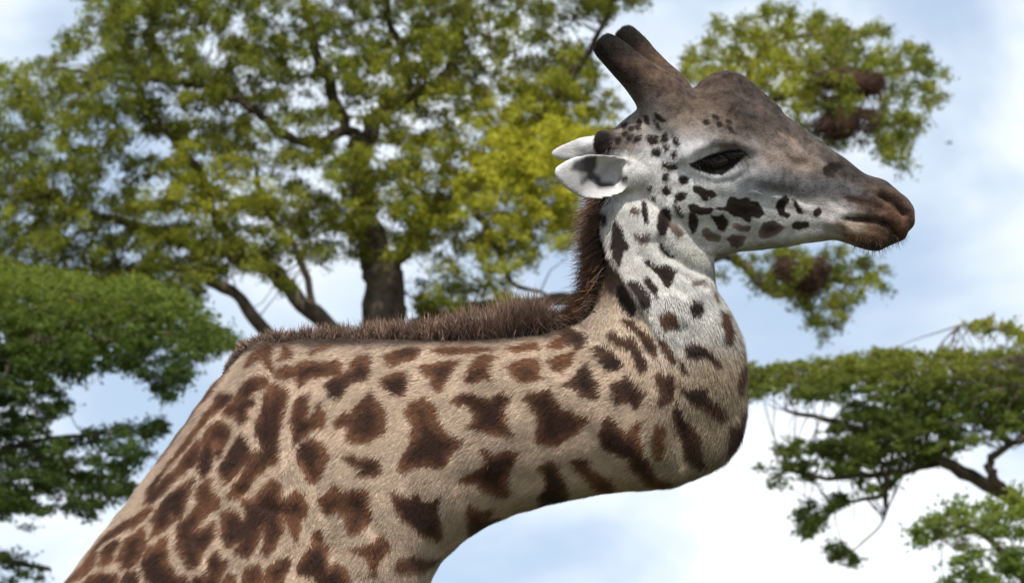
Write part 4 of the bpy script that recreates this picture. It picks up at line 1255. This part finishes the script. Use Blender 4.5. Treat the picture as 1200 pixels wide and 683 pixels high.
tuft = np.floor(tt * 2.3 + rng.normal(size=n) * 0.25).astype(int) * 3 + (yoff > 0.006) + 2 * (yoff < -0.006)
tuft -= tuft.min(); nt_ = tuft.max() + 1
tcnt = np.maximum(np.bincount(tuft, minlength=nt_), 1)
tcen = np.stack([np.bincount(tuft, weights=mroot[:, k], minlength=nt_) / tcnt for k in range(3)], 1)
mdir /= np.linalg.norm(mdir, axis=1)[:, None]
tdir = np.stack([np.bincount(tuft, weights=mdir[:, k], minlength=nt_) / tcnt for k in range(3)], 1)
tdir /= np.linalg.norm(tdir, axis=1)[:, None] + 1e-9
tdir += rng.normal(size=(nt_, 3)) * np.array([.33, .22, .12])
tl_ = 0.62 + 0.62 * rng.random(nt_) ** 1.3
tip_ = tcen[tuft] + tdir[tuft] * (lpx * PXM * 1.15)[:, None]
mdir = 0.75 * (tip_ - mroot) / np.linalg.norm(tip_ - mroot, axis=1)[:, None] + 0.4 * mdir
clump = tl_[tuft]
tcol = np.exp(rng.normal(size=nt_) * 0.35)[tuft][:, None]
mlen = lpx * PXM * clump * (0.35 + 0.85 * rng.random(n)) * 1.05
c0 = np.where(neckpart[:, None] > .5, np.array((0.014, 0.008, 0.0055)), np.array((0.010, 0.0065, 0.005)))
c1 = np.where(neckpart[:, None] > .5, np.array((0.12, 0.058, 0.030)), np.array((0.21, 0.130, 0.095)))
c1 = c1 * tcol
strands('mane', mroot, mdir, mlen, 0.0010, 0.20, c0 * np.ones((n, 1)), c1 * np.ones((n, 1)), 0.3, 0.15)

# tail tuft
n = 1500
x = (-452 - 600) * PXM
tr_ = np.array([x, float(yc(np.array(x))), 1.12]) + rng.normal(size=(n, 3)) * np.array([.012, .012, .03])
strands('tail_tuft', tr_, np.tile(np.array([-.1, 0, -1.0]), (n, 1)) + rng.normal(size=(n, 3)) * .12, 0.45 * (0.6 + 0.5 * rng.random(n)), 0.0012, 0.05,
        np.tile((0.02, .015, .012), (n, 1)), np.tile((0.02, .015, .012), (n, 1)))

# eyes
em_, N, L = new_mat('giraffe_eye')
o = N('ShaderNodeOutputMaterial'); p = N('ShaderNodeBsdfPrincipled')
p.inputs['Base Color'].default_value = (0.010, 0.007, 0.006, 1); p.inputs['Roughness'].default_value = 0.05; p.inputs['Specular IOR Level'].default_value = 0.3
L(p.outputs['BSDF'], o.inputs['Surface'])
def surf_y(u, v, rad=3.0):
    d = np.hypot(PIXU[:, 0] - u, PIXU[:, 1] - v)
    m = (d < rad) & (V[:, 1] < 0)
    return float(V[m, 1].min()) if m.any() else -0.1
PIXU = pix(V)
ey = surf_y(843, 191)
for sg in (-1, 1):
    me = bpy.data.meshes.new('eye'); bm = bmesh.new()
    bmesh.ops.create_uvsphere(bm, u_segments=32, v_segments=20, radius=1)
    c = at(843, 191, ey + 0.018)
    if sg > 0:
        c = c * np.array([1, -1, 1])
    for v_ in bm.verts:
        v_.co = Vector((v_.co.x * .031 + c[0] - gx, v_.co.y * .024 + c[1] - gy, v_.co.z * .020 + v_.co.x * .008 + c[2]))
    for f_ in bm.faces: f_.smooth = True
    bm.to_mesh(me); bm.free()
    link('eye', me, em_, giraffe)
    n = 260
    t = rng.random(n)
    lid = catmull([(815, 190), (826, 184), (842, 179), (858, 176), (870, 177)], 8)
    lp = lid[np.clip((t * (len(lid) - 1)).astype(int), 0, len(lid) - 1)]
    R0 = np.array([at(u, v, ey - 0.002) for u, v in lp]) + rng.normal(size=(n, 3)) * .0015
    dr = np.stack([0.25 + (t - .4) * .9, np.full(n, -0.75), np.full(n, -0.55)], 1) + rng.normal(size=(n, 3)) * .15
    if sg > 0:
        R0[:, 1] *= -1; dr[:, 1] *= -1
    strands('eyelashes', R0, dr, 0.022 + 0.016 * rng.random(n), 0.0009, 0.06, np.tile((.008, .007, .006), (n, 1)), np.tile((.008, .007, .006), (n, 1)), .1, -0.3)
# chin and lip whiskers
wi = np.nonzero((UV[:, 0] > 1000) & (UV[:, 0] < 1062) & (UV[:, 1] > 272) & (UV[:, 1] < 300))[0]
wi = wi[rng.integers(0, len(wi), 260)]
strands('whiskers', V[wi] + GO * 0, NR[wi] + np.array([.1, 0, -.3]) + rng.normal(size=(len(wi), 3)) * .2, 0.008 + 0.014 * rng.random(len(wi)), 0.0004, 0.08,
        np.tile((.02, .015, .012), (len(wi), 1)), np.tile((.10, .075, .055), (len(wi), 1)))
print('script done')
